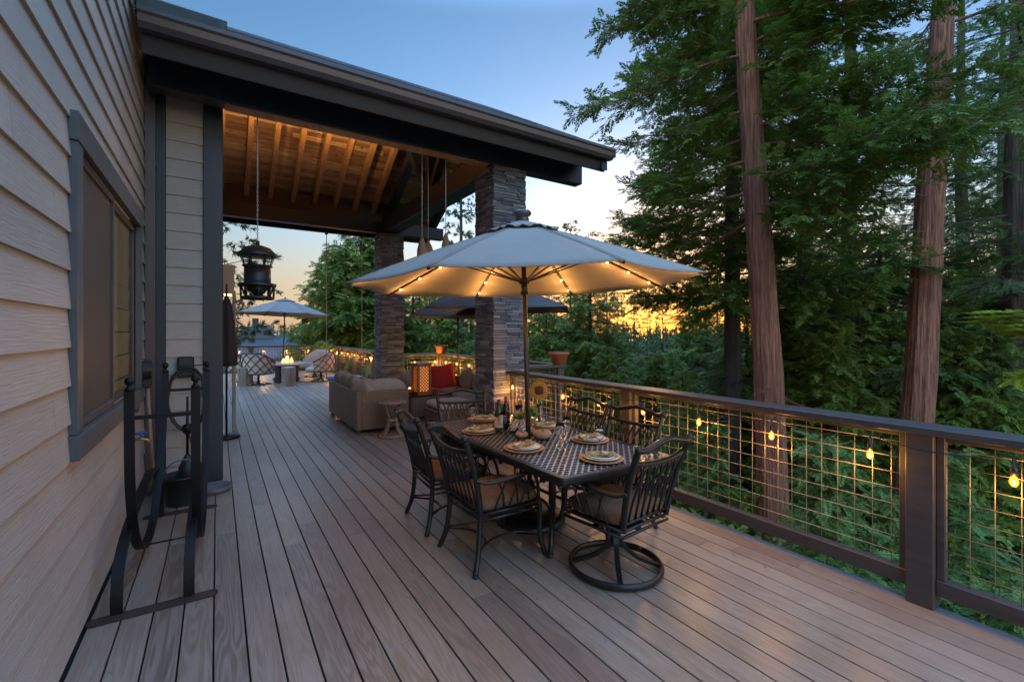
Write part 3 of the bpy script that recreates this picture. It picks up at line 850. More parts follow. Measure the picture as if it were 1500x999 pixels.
def string_lights(label, p, rot, ss, Ln, z=.87, first=None):
    WATTS = 5.5 if 'long front' in label else 10.
    t = thing('string_lights', label, 'string lights', (p[0], p[1], 0), rot, 'string lights under the rails')
    mb = MB(); pts = []
    ks = [0] + list(ss) + [Ln]
    for a, b in zip(ks, ks[1:]):
        for q in range(6):
            f = q / 6; pts.append((lerp(a, b, f), .0, 1.03 - .045 * (4 * f * (1 - f)) - .03))
    mb.tube(pts, .004, 5); mb.build('cable', 'black', t)
    for i, s in enumerate(ss):
        mb = MB()
        if first is None:
            pass
        b = MB().lathe([(0, -.048), (.010, -.045), (.018, -.03), (.019, -.018), (.014, .0), (.010, .012), (0, .012)], 10).build('bulb', 'bulb', t)
        b.location = (s, .0, z + .02); lamp(b, (0, 0, -.06), WATTS); MB().ball((0, 0, -.026), .0065, 8, (1, 1, 1.9)).build('filament', 'filament', b)
        MB().lathe([(.0, .012), (.016, .010), (.016, .055), (.008, .062), (.005, 1.0 - z - .02), (0, 1.0 - z - .02)], 8).build('socket', 'black', b)
    return t
R90 = -PI / 2
railing('long brown railing with wire mesh in front of the forest', (3.60, 5.70), R90, 8.0, [2.30, 4.70, 7.14])
string_lights('row of glowing bulbs along the long front railing', (3.575, 5.70), R90, [.17, .68, 1.31, 1.94, 2.57, 3.20, 3.83, 4.46, 5.10, 5.73], 7.5)
railing('short railing with a clay pot, right beside the nearer stone column', (5.15, 6.42), PI, 1.23, [.068])
railing('railing behind the corner sofa with red pillow', (5.05, 11.50), R90, 5.08, [.068, 2.5])
string_lights('bulbs glowing behind the red pillow of the sofa', (5.03, 11.3), R90, [.3, .95, 1.6, 2.2, 2.8, 3.4], 5.0)
railing('short railing just right of the farther stone column', (3.93, 11.42), 0, 1.11, [])
string_lights('pair of bulbs just right of the farther stone column', (3.93, 11.40), 0, [.4, .98], 1.1)
railing('receding railing between the farther column and the fire pit corner', (3.97, 21.30), R90, 9.6, [.068, 2.4, 4.8, 7.2, 9.4])
string_lights('line of bulbs receding towards the fire pit corner', (3.945, 21.2), R90, [.4 + .95 * i for i in range(10)], 9.5)
railing('railing behind the fire pit and grey blue umbrella', (-2.3, 21.30), 0, 6.26, [1.0, 3.45, 6.19])
string_lights('bulbs hanging behind the fire pit chairs', (-2.3, 21.27), 0, [2.2, 3.05, 3.9, 4.75, 5.6], 6.2)

def pot(loc, label, s=1.):
    t = thing('clay_pot', label, 'pot', loc, 0, 'clay pots on the rails')
    MB().lathe([(.0, 0), (.115 * s, 0), (.165 * s, .17 * s), (.185 * s, .175 * s), (.19 * s, .215 * s), (.168 * s, .215 * s), (.15 * s, .17 * s), (0, .165 * s)], 28).build('bowl', 'terracotta', t)
    mb = MB(); rg = random.Random(int(loc[0] * 100))
    for i in range(14):
        a = rg.uniform(0, 6.28); r = rg.uniform(0, .1) * s
        mb.tube([(r * math.cos(a), r * math.sin(a), .16 * s), (r * 1.3 * math.cos(a), r * 1.3 * math.sin(a), rg.uniform(.20, .24) * s)], [.006, .002], 4)
    mb.build('dry_stems', 'gourd', t)
pot((5.10, 6.37, 1.096), 'wide clay pot on the rail corner right of the nearer column')
pot((5.05, 11.35, 1.096), 'smaller looking clay pot on the far rail corner behind the sofa')

# ------------------------------------------------------------------ things that hang from the roof
t = thing('hanging_lantern', 'black barrel shaped lantern with ribbed clear collar hanging from a chain', 'lantern', (.38, 5.84, 2.03))
MB().lathe([(.17, .0), (.17, .03), (.15, .035), (.15, .0)], 24).build('base_ring', 'black', t)
mb = MB()
for i in range(8):
    a = i * PI / 4; c, s_ = math.cos(a), math.sin(a)
    mb.tube([(.16 * c, .16 * s_, .02), (.165 * c, .165 * s_, .16)], .011, 6)
    a2 = a + PI / 4
    mb.tube([(.16 * c, .16 * s_, .15), (.14 * math.cos(a + PI / 8), .14 * math.sin(a + PI / 8), .06), (.16 * math.cos(a2), .16 * math.sin(a2), .15)], .008, 5)
mb.build('cage', 'black', t)
MB().lathe([(.13, .14), (.19, .145), (.19, .175), (.135, .185), (.132, .36), (.15, .365), (.15, .38), (.0, .38)], 28).build('barrel', 'black', t)
MB().lathe([(.02, .03), (.09, .10), (.115, .18), (0, .18)], 20).build('inner_cone', 'rubber', t)
mb = MB()
seg = 40; vs = []; fs = []
for z, r in ((.38, .135), (.42, .15), (.48, .172)):
    for k in range(seg):
        a = 2 * PI * k / seg; q = r + (.006 if k % 2 else -.006)
        vs.append((q * math.cos(a), q * math.sin(a), z))
for i in range(2):
    for k in range(seg): fs.append((i * seg + k, i * seg + (k + 1) % seg, (i + 1) * seg + (k + 1) % seg, (i + 1) * seg + k))
mb.add(vs, fs); mb.build('clear_collar', 'pane', t)
mb = MB()
for i in range(6): mb.tube([(.125 * math.cos(i * PI / 3), .125 * math.sin(i * PI / 3), .38), (.15 * math.cos(i * PI / 3), .15 * math.sin(i * PI / 3), .48)], .007, 6)
mb.build('collar_ribs', 'black', t)
MB().lathe([(.19, .475), (.205, .48), (.20, .505), (.165, .535), (.13, .575), (.06, .60), (0, .605)], 28).build('cap', 'black', t)
MB().lathe([(.022, .0), (.022, .05), (.008, .06), (0, .06)], 10).build('finial', 'black', t).location = (0, 0, .6)
mb = MB()
for i in range(22):
    z = .66 + i * .026
    mb.tube([(.008 * math.cos(a) * (1 if i % 2 else .25), .008 * math.cos(a) * (.25 if i % 2 else 1), z + .018 * math.sin(a)) for a in [2 * PI * q / 8 for q in range(9)]], .0028, 4)
mb.tube([(0, 0, 1.23), (0, 0, 2.07)], .008, 6)
mb.build('chain', 'rope', t)

def pod(x, y, zb, ztop, s, label):
    t = thing('hanging_wicker_pod', label, 'pod', (x, y, zb), 0, 'wicker pods hanging from the front beam')
    MB().lathe([(0, 0), (.06 * s, .0), (.085 * s, .08), (.08 * s, .18), (.05 * s, .28), (.02 * s, .34), (0, .35)], 14).build('pod', 'pod', t)
    MB().tube([(0, 0, .33), (0, 0, ztop - zb)], .005, 5).build('cord', 'rope', t)
pod(2.33, 5.86, 2.60, 4.10, .82, 'leftmost of three brown wicker pods hung under the front beam')
pod(2.62, 6.35, 2.66, 4.9, 1.05, 'widest of three brown wicker pods, hung in the middle')
pod(2.68, 5.86, 2.70, 4.10, .7, 'smallest wicker pod, half hidden by the big umbrella')

t = thing('swing', 'blue oval swing seat on two ropes under the rear beam', 'swing', (2.57, 11.4, .55))
MB().lathe([(0, 0), (.40, 0), (.42, .02), (.40, .045), (0, .03)], 32).build('seat', 'blue', t)
for s in (-1, 1):
    MB().tube([(s * .41, 0, .02), (s * .41, 0, .9), (s * .41, 0, 3.4)], .009, 6).build('rope', 'rope', t)
    MB().lathe([(.0, -.02), (.035, -.015), (.035, .02), (.012, .08), (0, .08)], 10).build('rope_knot', 'rubber', t).location = (s * .41, 0, 3.42)

t = thing('ceiling_lamp', 'warm bowl uplight under the ridge, nearer the house end of the pine ceiling', 'lamp', (.55, 8.62, 5.42))
MB().tube([(0, 0, .55), (0, 0, -.1)], .012, 8).build('stem', 'black', t)
MB().lathe([(0, -.12), (.12, -.11), (.20, -.05), (.22, -.02), (.214, -.02), (.19, -.045), (.11, -.10), (0, -.11)], 24).build('shade', 'black', t)
b = MB().ball((0, 0, -.02), .07, 14).build('bulb', 'amber', t); lamp(b, (0, 0, -.02), 175., (1, .60, .27), .05)
o = dup(t, (2.1, 8.62, 5.42), 0, 'second bowl uplight under the ridge, in the middle of the pine ceiling')
# ------------------------------------------------------------------ dining table
TX, TY, TZ = 2.37, 3.36, .735
HW, HL = .53, 1.10
def outline(hw, hl, r, bow=.02, n=7):
    pts = []
    for sx, sy, a0 in ((1, 1, 0), (-1, 1, 90), (-1, -1, 180), (1, -1, 270)):
        for i in range(n):
            a = math.radians(a0 + 90 * i / (n - 1))
            pts.append((sx * (hw - r) + r * math.cos(a), sy * (hl - r) + r * math.sin(a)))
    out = []
    for i, p in enumerate(pts):
        q = pts[(i + 1) % len(pts)]; out.append(p)
        if math.dist(p, q) > .3:
            for k in range(1, 8):
                f = k / 8; b = bow * 4 * f * (1 - f)
                x, y = lerp(p[0], q[0], f), lerp(p[1], q[1], f)
                if abs(p[0] - q[0]) < abs(p[1] - q[1]): x += math.copysign(b, x)
                else: y += math.copysign(b, y)
                out.append((x, y))
    return out
table = thing('dining_table', 'dark cast metal dining table with lattice top set for six', 'table', (TX, TY, 0))
o1 = outline(HW, HL, .035); o2 = outline(HW - .05, HL - .05, .012)
n = len(o1)
mb = MB()
lv = [(o2, TZ - .004), (o2, TZ), ([(lerp(a[0], b[0], .9), lerp(a[1], b[1], .9)) for a, b in zip(o2, o1)], TZ), (o1, TZ - .012), (o1, TZ - .035), ([(lerp(a[0], b[0], .8), lerp(a[1], b[1], .8)) for a, b in zip(o2, o1)], TZ - .055), (o2, TZ - .055)]
for o, z in lv: mb.v += [(x, y, z) for x, y in o]
for i in range(len(lv) - 1):
    for k in range(n): mb.f.append((i * n + k, i * n + (k + 1) % n, (i + 1) * n + (k + 1) % n, (i + 1) * n + k)); mb.sm.append(False)
mb.build('table_frame', 'iron', table)
mb = MB(); mb.add([(x * 1.004, y * 1.004, TZ - .003) for x, y in o2] + [(x * 1.004, y * 1.004, TZ - .02) for x, y in o2], [tuple(range(n)), tuple(range(2 * n - 1, n - 1, -1))])
mb.build('lattice_top', 'lattice', table)
for sx in (-1, 1):
    for sy in (-1, 1):
        mb = MB()
        mb.tube(catmull([(sx * .37, sy * .80, .69), (sx * .39, sy * .82, .60), (sx * .31, sy * .72, .45), (sx * .25, sy * .63, .25), (sx * .26, sy * .63, .10), (sx * .30, sy * .67, .02)], 5), .021, 8)
        mb.tube(catmull([(sx * .33, sy * .72, .68), (sx * .24, sy * .62, .5), (sx * .25, sy * .63, .25)], 5), .012, 6)
        mb.ball((sx * .30, sy * .67, .022), .03, 8, (1, 1, .7))
        mb.build('leg', 'iron', table)
mb = MB()
for sx in (-1, 1):
    mb.bar([(sx * .44, -.97, .655), (sx * .44, .97, .655)], .02, .035)
    mb.tube(catmull([(sx * .25, -.63, .24), (sx * .08, -.3, .26), (sx * .08, .3, .26), (sx * .25, .63, .24)], 8), .013, 6)
for sy in (-1, 1): mb.bar([(-.43, sy * .97, .655), (.43, sy * .97, .655)], .02, .035)
mb.build('apron', 'iron', table)

# ------------------------------------------------------------------ dining chairs
def chair_back(t, mat='iron'):
    for s in (-1, 1):
        mb = MB()
        mb.tube(catmull([(s * .235, -.25, .40), (s * .25, -.275, .55), (s * .268, -.325, .75), (s * .285, -.40, .945)], 6), .0185, 8, flat=(1, 1.2))
        mb.ball((s * .287, -.405, .955), .027, 10)
        mb.build('back_post', mat, t)
    cr = catmull([(-.287, -.405, .952), (-.22, -.41, .945), (-.13, -.415, .965), (0, -.42, .988), (.13, -.415, .965), (.22, -.41, .945), (.287, -.405, .952)], 6)
    MB().tube(cr, .020, 8, flat=(1.1, 1)).build('crest_rail', mat, t)
    lo = catmull([(-.272, -.355, .86), (-.15, -.375, .845), (0, -.385, .84), (.15, -.375, .845), (.272, -.355, .86)], 6)
    MB().tube(lo, .017, 8, flat=(1.2, 1)).build('back_rail', mat, t)
    mb = MB(); NB = 7
    def top(f): return -.255 + .51 * f
    for i in range(NB):
        xb = -.195 + .39 * i / (NB - 1)
        for dirn in (-1, 1):
            j = (i + .5 + dirn * 1.0) / NB
            if j < -.02 or j > 1.02: continue
            pts = []
            for k in range(9):
                f = k / 8
                z = .45 + f * (.845 - .45)
                w = max(0, (f - .25) / .75) ** 1.5
                x = lerp(xb * (1 + .1 * f), top(j), w)
                y = lerp(-.262, -.378, f ** 1.15)
                pts.append((x, y, z))
            mb.tube(pts, .0085, 5)
    mb.tube([(-.24, -.262, .45), (.24, -.262, .45)], .010, 6)
    mb.build('back_slats', mat, t)
    for s in (-1, 1):
        mb = MB()
        mb.tube(catmull([(s * .262, -.305, .66), (s * .285, -.22, .635), (s * .305, -.05, .645), (s * .305, .12, .655), (s * .30, .22, .64), (s * .295, .26, .60), (s * .285, .25, .555)], 6), .018, 8, flat=(1.5, .8))
        mb.tube(catmull([(s * .30, .16, .65), (s * .285, .21, .55), (s * .265, .235, .40)], 6), .013, 8)
        for y in (-.12, 0, .1):
            mb.tube(catmull([(s * .262, y - .03, .42), (s * .275, y + .01, .53), (s * .30, y + .05, .645)], 4), .007, 5)
            mb.tube(catmull([(s * .262, y + .05, .42), (s * .275, y + .03, .53), (s * .30, y - .03, .645)], 4), .007, 5)
        mb.build('arm', mat, t)
    mb = MB()
    for z in (.405, .365):
        mb.tube([(-.25, -.255, z), (-.265, .245, z)], .011, 6); mb.tube([(.25, -.255, z), (.265, .245, z)], .011, 6)
        mb.tube([(-.25, -.255, z), (.25, -.255, z)], .011, 6); mb.tube([(-.265, .245, z), (.265, .245, z)], .011, 6)
    for i in range(9):
        x = -.22 + .055 * i; mb.bar([(x, -.255, .40), (x, .245, .40)], .02, .004)
    mb.build('seat_frame', mat, t)
    mb = MB(); mb.pillow((0, 0, .455), (.52, .52, .10), .32, 28, 10, None, .12)
    mb.build('seat_cushion', 'seat', t)

def make_chair():
    t = thing('dining_chair', '', 'chair', (0, 0, 0), 0, 'dark metal dining chairs round the table')
    chair_back(t)
    for s in (-1, 1):
        MB().tube(catmull([(s * .235, -.25, .42), (s * .232, -.255, .3), (s * .245, -.275, .14), (s * .275, -.315, .012)], 5), [.020] * 15 + [.017], 8).build('leg', 'iron', t)
        mb = MB().tube(catmull([(s * .265, .24, .42), (s * .262, .25, .3), (s * .262, .25, .15), (s * .278, .285, .012)], 5), .0195, 8)
        mb.ball((s * .278, .285, .014), .023, 8, (1, 1, .6)); mb.build('leg', 'iron', t)
    mb = MB()
    for s in (-1, 1):
        mb.tube(catmull([(s * .245, -.27, .165), (s * .16, -.1, .175), (s * .16, .1, .175), (s * .262, .25, .165)], 6), .0085, 6)
    mb.tube(catmull([(-.25, -.272, .15), (-.1, -.13, .15), (.1, -.13, .15), (.25, -.272, .15)], 6), .0085, 6)
    for s in (-1, 1): mb.ball((s * .275, -.315, .014), .022, 8, (1, 1, .6))
    mb.build('stretcher', 'iron', t)
    return t
def make_swivel():
    t = thing('swivel_dining_chair', '', 'chair', (0, 0, 0), 0, 'dark metal dining chairs round the table')
    chair_back(t)
    mb = MB().lathe([(.0, .17), (.03, .17), (.04, .2), (.035, .30), (.055, .33), (.0, .34)], 16)
    mb.bbox(-.12, .12, -.16, .16, .335, .356, .006); mb.bar([(-.24, .0, .352), (.24, 0, .352)], .05, .012); mb.bar([(0, -.2, .345), (0, .2, .345)], .05, .012)
    mb.build('swivel_post', 'iron', t)
    MB().tube([(.315 * math.cos(a), .315 * math.sin(a), .03) for a in [2 * PI * i / 48 for i in range(49)]], .02, 8, flat=(.8, 1.3)).build('base_ring', 'iron', t)
    for q in range(4):
        a = PI / 4 + q * PI / 2
        MB().bar(catmull([(.02 * math.cos(a), .02 * math.sin(a), .25), (.05 * math.cos(a), .05 * math.sin(a), .17), (.15 * math.cos(a), .15 * math.sin(a), .085), (.305 * math.cos(a), .305 * math.sin(a), .032)], 6), .034, .022).build('base_leg', 'iron', t)
    return t
ch = make_chair()
spots = [(1.775, 3.02, -PI / 2 + .03, 'chair with its back to us, nearest left side of the dining table'),
         (1.765, 3.77, -PI / 2 - .05, 'chair on the left side of the table, nearer the wicker sofa'),
         (2.80, 2.86, PI / 2 + .05, 'chair on the railing side of the table, nearest the camera'),
         (2.79, 3.52, PI / 2 - .06, 'chair on the railing side of the table, nearer the stone column')]
for i, (x, y, r, lb) in enumerate(spots):
    o = ch if i == 0 else copy_tree(ch)
    o.location = (x, y, 0); o.rotation_euler = (0, 0, r); o['label'] = lb
sw = make_swivel()
sw.location = (2.375, 2.33, 0); sw.rotation_euler = (0, 0, .10); sw['label'] = 'swivel chair on a round ring base at the near end of the table'
o = copy_tree(sw); o.location = (2.33, 4.47, 0); o.rotation_euler = (0, 0, PI - .22); o['label'] = 'chair at the far end of the table in front of the sofa seat'

# ------------------------------------------------------------------ place settings
def setting(x, y, a, where):
    g = lambda s: s
    mb = MB().lathe([(0, 0), (.12, 0), (.158, .006), (.165, .012), (.158, .014), (.12, .007), (0, .006)], 36)
    o = mb.build('charger', 'charger'); o.location = (x, y, TZ + .001)
    tag(o, 'round tan charger under the plates ' + where, 'charger', 'chargers on the dining table')
    mb = MB().lathe([(0, 0), (.075, 0), (.10, .008), (.134, .016), (.136, .019), (.10, .0125), (.08, .006), (0, .005)], 36)
    o = mb.build('dinner_plate', 'white'); o.location = (x, y, TZ + .009)
    tag(o, 'white dinner plate on the charger ' + where, 'plate', 'dinner plates on the chargers')
    mb = MB().lathe([(0, 0), (.06, 0), (.08, .007), (.105, .013), (.107, .016), (.08, .0115), (.06, .005), (0, .004)], 36)
    o = mb.build('salad_plate', 'white'); o.location = (x, y, TZ + .0155)
    tag(o, 'small white plate on the dinner plate ' + where, 'plate', 'salad plates')
    rg = random.Random(int(x * 97 + y * 31))
    mb = MB(); nu, nv = 22, 10; vs = []; fs = []
    for i in range(nu + 1):
        f = i / nu; w = .02 + .055 * abs(f - .42) ** .9 + rg.uniform(-.004, .004); h = .006 + .013 * math.sin(f * 9 + rg.random()) ** 2
        for k in range(nv):
            t = 2 * PI * k / nv
            vs.append(((f - .5) * .23, w * math.cos(t) * (1 + .15 * math.sin(3 * t + f * 8)) + .012 * math.sin(f * 5), .014 + h * max(-.6, math.sin(t)) + .010 * math.sin(f * 14 + k)))
    for i in range(nu):
        for k in range(nv): fs.append((i * nv + k, i * nv + (k + 1) % nv, (i + 1) * nv + (k + 1) % nv, (i + 1) * nv + k))
    fs += [tuple(range(nv)), tuple(range(nu * nv, nu * nv + nv))]
    mb.add(vs, fs, True)
    o = mb.build('napkin', 'napkin'); o.location = (x, y, TZ + .018); o.rotation_euler = (0, 0, a)
    MB().tube([(0, .028 * math.cos(q), .018 + .024 * math.sin(q)) for q in [2 * PI * i / 14 for i in range(15)]], .004, 5).build('napkin_ring', 'cork', o)
    tag(o, 'olive patterned napkin gathered in a ring ' + where, 'napkin', 'napkins on the plates')
settings = [(2.06, 3.02, .45, 'at the nearest left side seat'), (2.06, 3.76, .45, 'at the left side seat by the bottles'),
            (2.70, 2.95, .15, 'at the near railing side seat'), (2.71, 3.60, -.1, 'at the railing side seat behind the pole'),
            (2.37, 2.47, -.5, 'at the near end of the table'), (2.37, 4.25, -.3, 'at the far end of the table')]
for s in settings: setting(*s)

def glass(x, y, lb):
    t = thing('wine_glass', lb, 'wine glass', (x, y, TZ), 0, 'wine glasses on the dining table')
    MB().lathe([(0, .0), (.034, .0), (.034, .003), (.008, .006), (.0035, .012), (.0035, .085), (.006, .09), (0, .092)], 18).build('stem', 'glass', t)
    MB().lathe([(.004, .09), (.028, .105), (.040, .14), (.039, .17), (.032, .205), (.0308, .205), (.0378, .17), (.0388, .14), (.027, .107), (.003, .092)], 18).build('bowl', 'glass', t)
for x, y, lb in ((2.30, 2.86, 'wine glass by the nearest left side plate'), (2.17, 3.52, 'wine glass beside the wine bottles'), (2.50, 3.02, 'wine glass by the near railing side plate'),
                 (2.50, 2.62, 'wine glass by the plate at the near end'), (2.14, 4.05, 'wine glass by the far end plate')): glass(x, y, lb)

def bottle(x, y, m, foil, lab, lb, s=1.):
    t = thing('wine_bottle', lb, 'bottle', (x, y, TZ + .001), rnd.uniform(0, 6), 'wine bottles on the table')
    MB().lathe([(0, .01), (.03, 0), (.037, .005), (.0375, .19 * s), (.03, .215 * s), (.0155, .245 * s), (.0145, .30 * s), (0, .30 * s)], 22).build('bottle_body', m, t)
    MB().lathe([(.0155, .25 * s), (.016, .26 * s), (.0158, .302 * s), (0, .303 * s)], 16).build('capsule', foil, t)
    MB().lathe([(.0379, .05), (.0382, .052), (.0382, .145), (.0379, .147)], 22).build('label_band', lab, t)
bottle(2.20, 3.64, 'bottleglass', 'black', 'label', 'green wine bottle with pale label, nearer of the two')
bottle(2.34, 3.74, 'redwine', 'foil', 'redwine', 'dark wine bottle with red capsule behind the green one', 1.02)
t = thing('decanter', 'glass wine decanter with broad base by the bottles', 'decanter', (2.37, 3.56, TZ + .001))
MB().lathe([(0, .0), (.085, 0), (.105, .012), (.108, .03), (.06, .10), (.022, .155), (.020, .19), (.042, .245), (.040, .245), (.018, .19), (.020, .155), (.057, .10), (.104, .03), (.10, .014), (0, .006)], 28).build('decanter_body', 'glass', t)
t = thing('gourd', 'tan gourd at the foot of the umbrella pole', 'gourd', (2.40, 3.23, TZ + .001))
mb = MB(); seg = 28
prof = [(.002, .004), (.05, .0), (.078, .02), (.08, .045), (.06, .068), (.02, .062), (.001, .056)]
vs = []
for r, z in prof:
    for k in range(seg):
        a = 2 * PI * k / seg; q = r * (1 + .10 * abs(math.sin(a * 4)) - .05)
        vs.append((q * math.cos(a), q * math.sin(a), z))
mb.add(vs, [(i * seg + k, i * seg + (k + 1) % seg, (i + 1) * seg + (k + 1) % seg, (i + 1) * seg + k) for i in range(len(prof) - 1) for k in range(seg)] + [tuple(range(seg - 1, -1, -1))], True)
mb.build('gourd_body', 'gourd', t); MB().tube([(0, 0, .055), (.005, 0, .08), (.015, 0, .095)], [.009, .006, .005], 6).build('stem', 'cork', t)
o = dup(t, (2.27, 3.36, TZ + .001), 1., 'smaller brown gourd left of the umbrella pole', .72)
# succulent greenery on thin stems
def greens(x, y, h, lb, rg):
    t = thing('leafy_sprig', lb, 'sprig', (x, y, TZ + .001), 0, 'green sprigs round the pole')
    MB().lathe([(0, 0), (.045, 0), (.05, .02), (.03, .05), (0, .05)], 14).build('holder', 'cork', t)
    mb = MB().tube([(0, 0, .03), (.005, .01, h * .6), (.0, .0, h)], .004, 5); mb.build('stem', 'leaf', t)
    mb = MB()
    for i in range(9):
        a = i * 2.4; T = Matrix.Translation((0, 0, h)) @ Matrix.Rotation(a, 4, 'Z') @ Matrix.Rotation(-.25 - .07 * i, 4, 'Y')
        mb.pillow((.04, 0, 0), (.085, .05, .010), .8, 12, 6, T)
    mb.build('leaves', 'leaf', t)
rg = random.Random(4)
greens(2.43, 3.45, .19, 'green rosette sprig just right of the pole', rg); greens(2.34, 3.50, .13, 'green rosette sprig left of the pole', rg); greens(2.68, 3.76, .08, 'low green rosette beside the railing side plate', rg)
# sunflower in a tall vase
t = thing('sunflower', 'large sunflower head on a tall stem facing the table', 'sunflower', (2.80, 3.82, TZ + .001))
MB().lathe([(0, 0), (.05, 0), (.06, .05), (.05, .14), (.03, .17), (.035, .185), (.03, .185), (.02, .17), (0, .165)], 20).build('vase', 'glass', t)
MB().tube([(0, 0, .01), (.01, .02, .15), (0, .03, .28), (-.01, -.0, .33)], .007, 6).build('stem', 'leaf', t)
T = Matrix.Translation((-.015, -.015, .33)) @ Matrix.Rotation(-.55, 4, 'Z') @ Matrix.Rotation(1.35, 4, 'X')
mb = MB()
for ring in range(2):
    for i in range(20):
        a = 2 * PI * (i + .5 * ring) / 20; c, s_ = math.cos(a), math.sin(a)
        def q(r, w, h): return T @ Vector((c * r - s_ * w, s_ * r + c * w, h))
        d = .01 * ring
        mb.add([q(.035, -.010, d), q(.035, .010, d), q(.066, .016, .012 - d), q(.105, 0, -.012 + d), q(.066, -.016, .012 - d)], [(0, 1, 2, 3, 4)])
mb.build('petals', 'petal', t)
mb = MB(); mb.pillow((0, 0, .008), (.095, .095, .03), .95, 20, 8, T); mb.build('seedhead', 'seedhead', t)

# ------------------------------------------------------------------ umbrellas
def umbrella(loc, R, zr, za, phase, m, label, sides=8, tilt=(0, 0), led=False, finial='stone', square=False, base=True):
    t = thing('patio_umbrella', label, 'umbrella', loc, 0, 'patio umbrellas'); t.rotation_euler = (tilt[0], tilt[1], 0)
    mb = MB(); nr, na = 12, 8
    n = sides * na; vs = []; fs = []
    for i in range(nr + 1):
        f = .03 + .97 * i / nr
        for k in range(n):
            a = phase + 2 * PI * k / n; q = (k % na) / na; pan = 4 * q * (1 - q)
            ap = math.cos(PI / sides) / math.cos((q - .5) * 2 * PI / sides)   # straight panel edge
            r = R * f * ap * (1 - .03 * pan * f)
            z = zr + (za - zr) * (1 - f) ** 1.0 + .07 * f * (1 - f) * (za - zr) * 2 - .05 * R / 1.5 * pan * f * (1 - .75 * f)
            vs.append((r * math.cos(a), r * math.sin(a), z))
    for i in range(nr):
        for k in range(n): fs.append((i * n + k, i * n + (k + 1) % n, (i + 1) * n + (k + 1) % n, (i + 1) * n + k))
    mb.add(vs, fs, True); can = mb.build('canopy', m, t, solid=.005)
    mb = MB()
    for k in range(sides):
        a = phase + 2 * PI * k / sides
        for o_ in (-.016, .016):
            mb.tube([(R * f / 10 * math.cos(a + o_ / max(.2, R * f / 10)), R * f / 10 * math.sin(a + o_ / max(.2, R * f / 10)), zr + (za - zr) * (1 - f / 10) + .07 * f / 10 * (1 - f / 10) * (za - zr) * 2 + .002) for f in range(2, 11)], .0022, 4)
    mb.build('seams', m, can)
    mb = MB(); vs = []; fs = []          # vent flap
    for i in range(5):
        f = .02 + .21 * i / 4
        for k in range(n):
            a = phase + 2 * PI * k / n; q = (k % na) / na; pan = 4 * q * (1 - q)
            r = R * f * (math.cos(PI / sides) / math.cos((q - .5) * 2 * PI / sides)) * (1 - .08 * pan * (i == 4))
            vs.append((r * math.cos(a), r * math.sin(a), zr + (za - zr) * (1 - f) + .07 * f * (1 - f) * (za - zr) * 2 + .028 + (.012 * math.sin(k * 1.7) if i == 4 else 0)))
    for i in range(4):
        for k in range(n): fs.append((i * n + k, i * n + (k + 1) % n, (i + 1) * n + (k + 1) % n, (i + 1) * n + k))
    mb.add(vs, fs, True); mb.build('vent', m, can, solid=.004)
    MB().tube([(0, 0, .03), (0, 0, za - .02)], .021 if R > 1.2 else .018, 14).build('pole', 'polebronze', t)
    mb = MB().lathe([(.022, zr + .0), (.045, zr + .01), (.05, zr + .04), (.045, zr + .055), (.022, zr + .06)], 16)
    mb.lathe([(.022, zr - .09), (.036, zr - .08), (.03, zr - .01), (.022, zr)], 14); mb.build('hub', 'iron', t)
    for k in range(sides):
        a = phase + 2 * PI * k / sides; c, s_ = math.cos(a), math.sin(a)
        def pt(f, o=-.014): return (R * f * c, R * f * s_, zr + (za - zr) * (1 - f) + .07 * f * (1 - f) * (za - zr) * 2 + o)
        mb = MB().bar([pt(f / 8) for f in range(1, 9)], .022, .014)
        mb.bar([(.045 * c, .045 * s_, zr + .03), pt(.5, -.03)], .016, .012)
        rb = mb.build('rib', 'iron', t)
        if led:
            for f in (.58, .74, .90):
                p = pt(f, -.028)
                q = MB().ball((0, 0, 0), .0105, 8).build('led', 'led', rb); q.location = p
                lamp(q, (0, 0, -.10), 2.3, (1, .44, .11), .02)
    if finial == 'stone':
        MB().lathe([(.03, za - .02), (.05, za + .0), (.062, za + .03), (.05, za + .05), (.075, za + .06), (.082, za + .085), (.07, za + .105), (0, za + .11)], 22).build('finial', 'gutter', t)
    else:
        MB().lathe([(.015, za), (.03, za + .02), (.02, za + .06), (0, za + .07)], 12).build('finial', 'iron', t)
    if base:
        MB().lathe([(0, 0), (.30, 0), (.31, .02), (.28, .06), (.12, .085), (.05, .10), (.045, .34), (.03, .35), (0, .35)], 32).build('base', 'iron', t)
    return t
cam_a = math.atan2(-3.36, -2.37)
um = umbrella((2.345, 3.33, 0), 1.49, 2.085, 2.63, cam_a + PI / 8 + .02, 'canvas', 'big sand coloured umbrella with lit ribs over the dining table', 8, (0, 0), True)
# lean of the pole, towards the house
right = Vector((CS, -SN, 0)); fwd = Vector((SN, CS, 0))
lean = Matrix.Rotation(math.radians(-1.6), 4, fwd) @ Matrix.Rotation(math.radians(.6), 4, right)
um.rotation_euler = lean.to_euler()

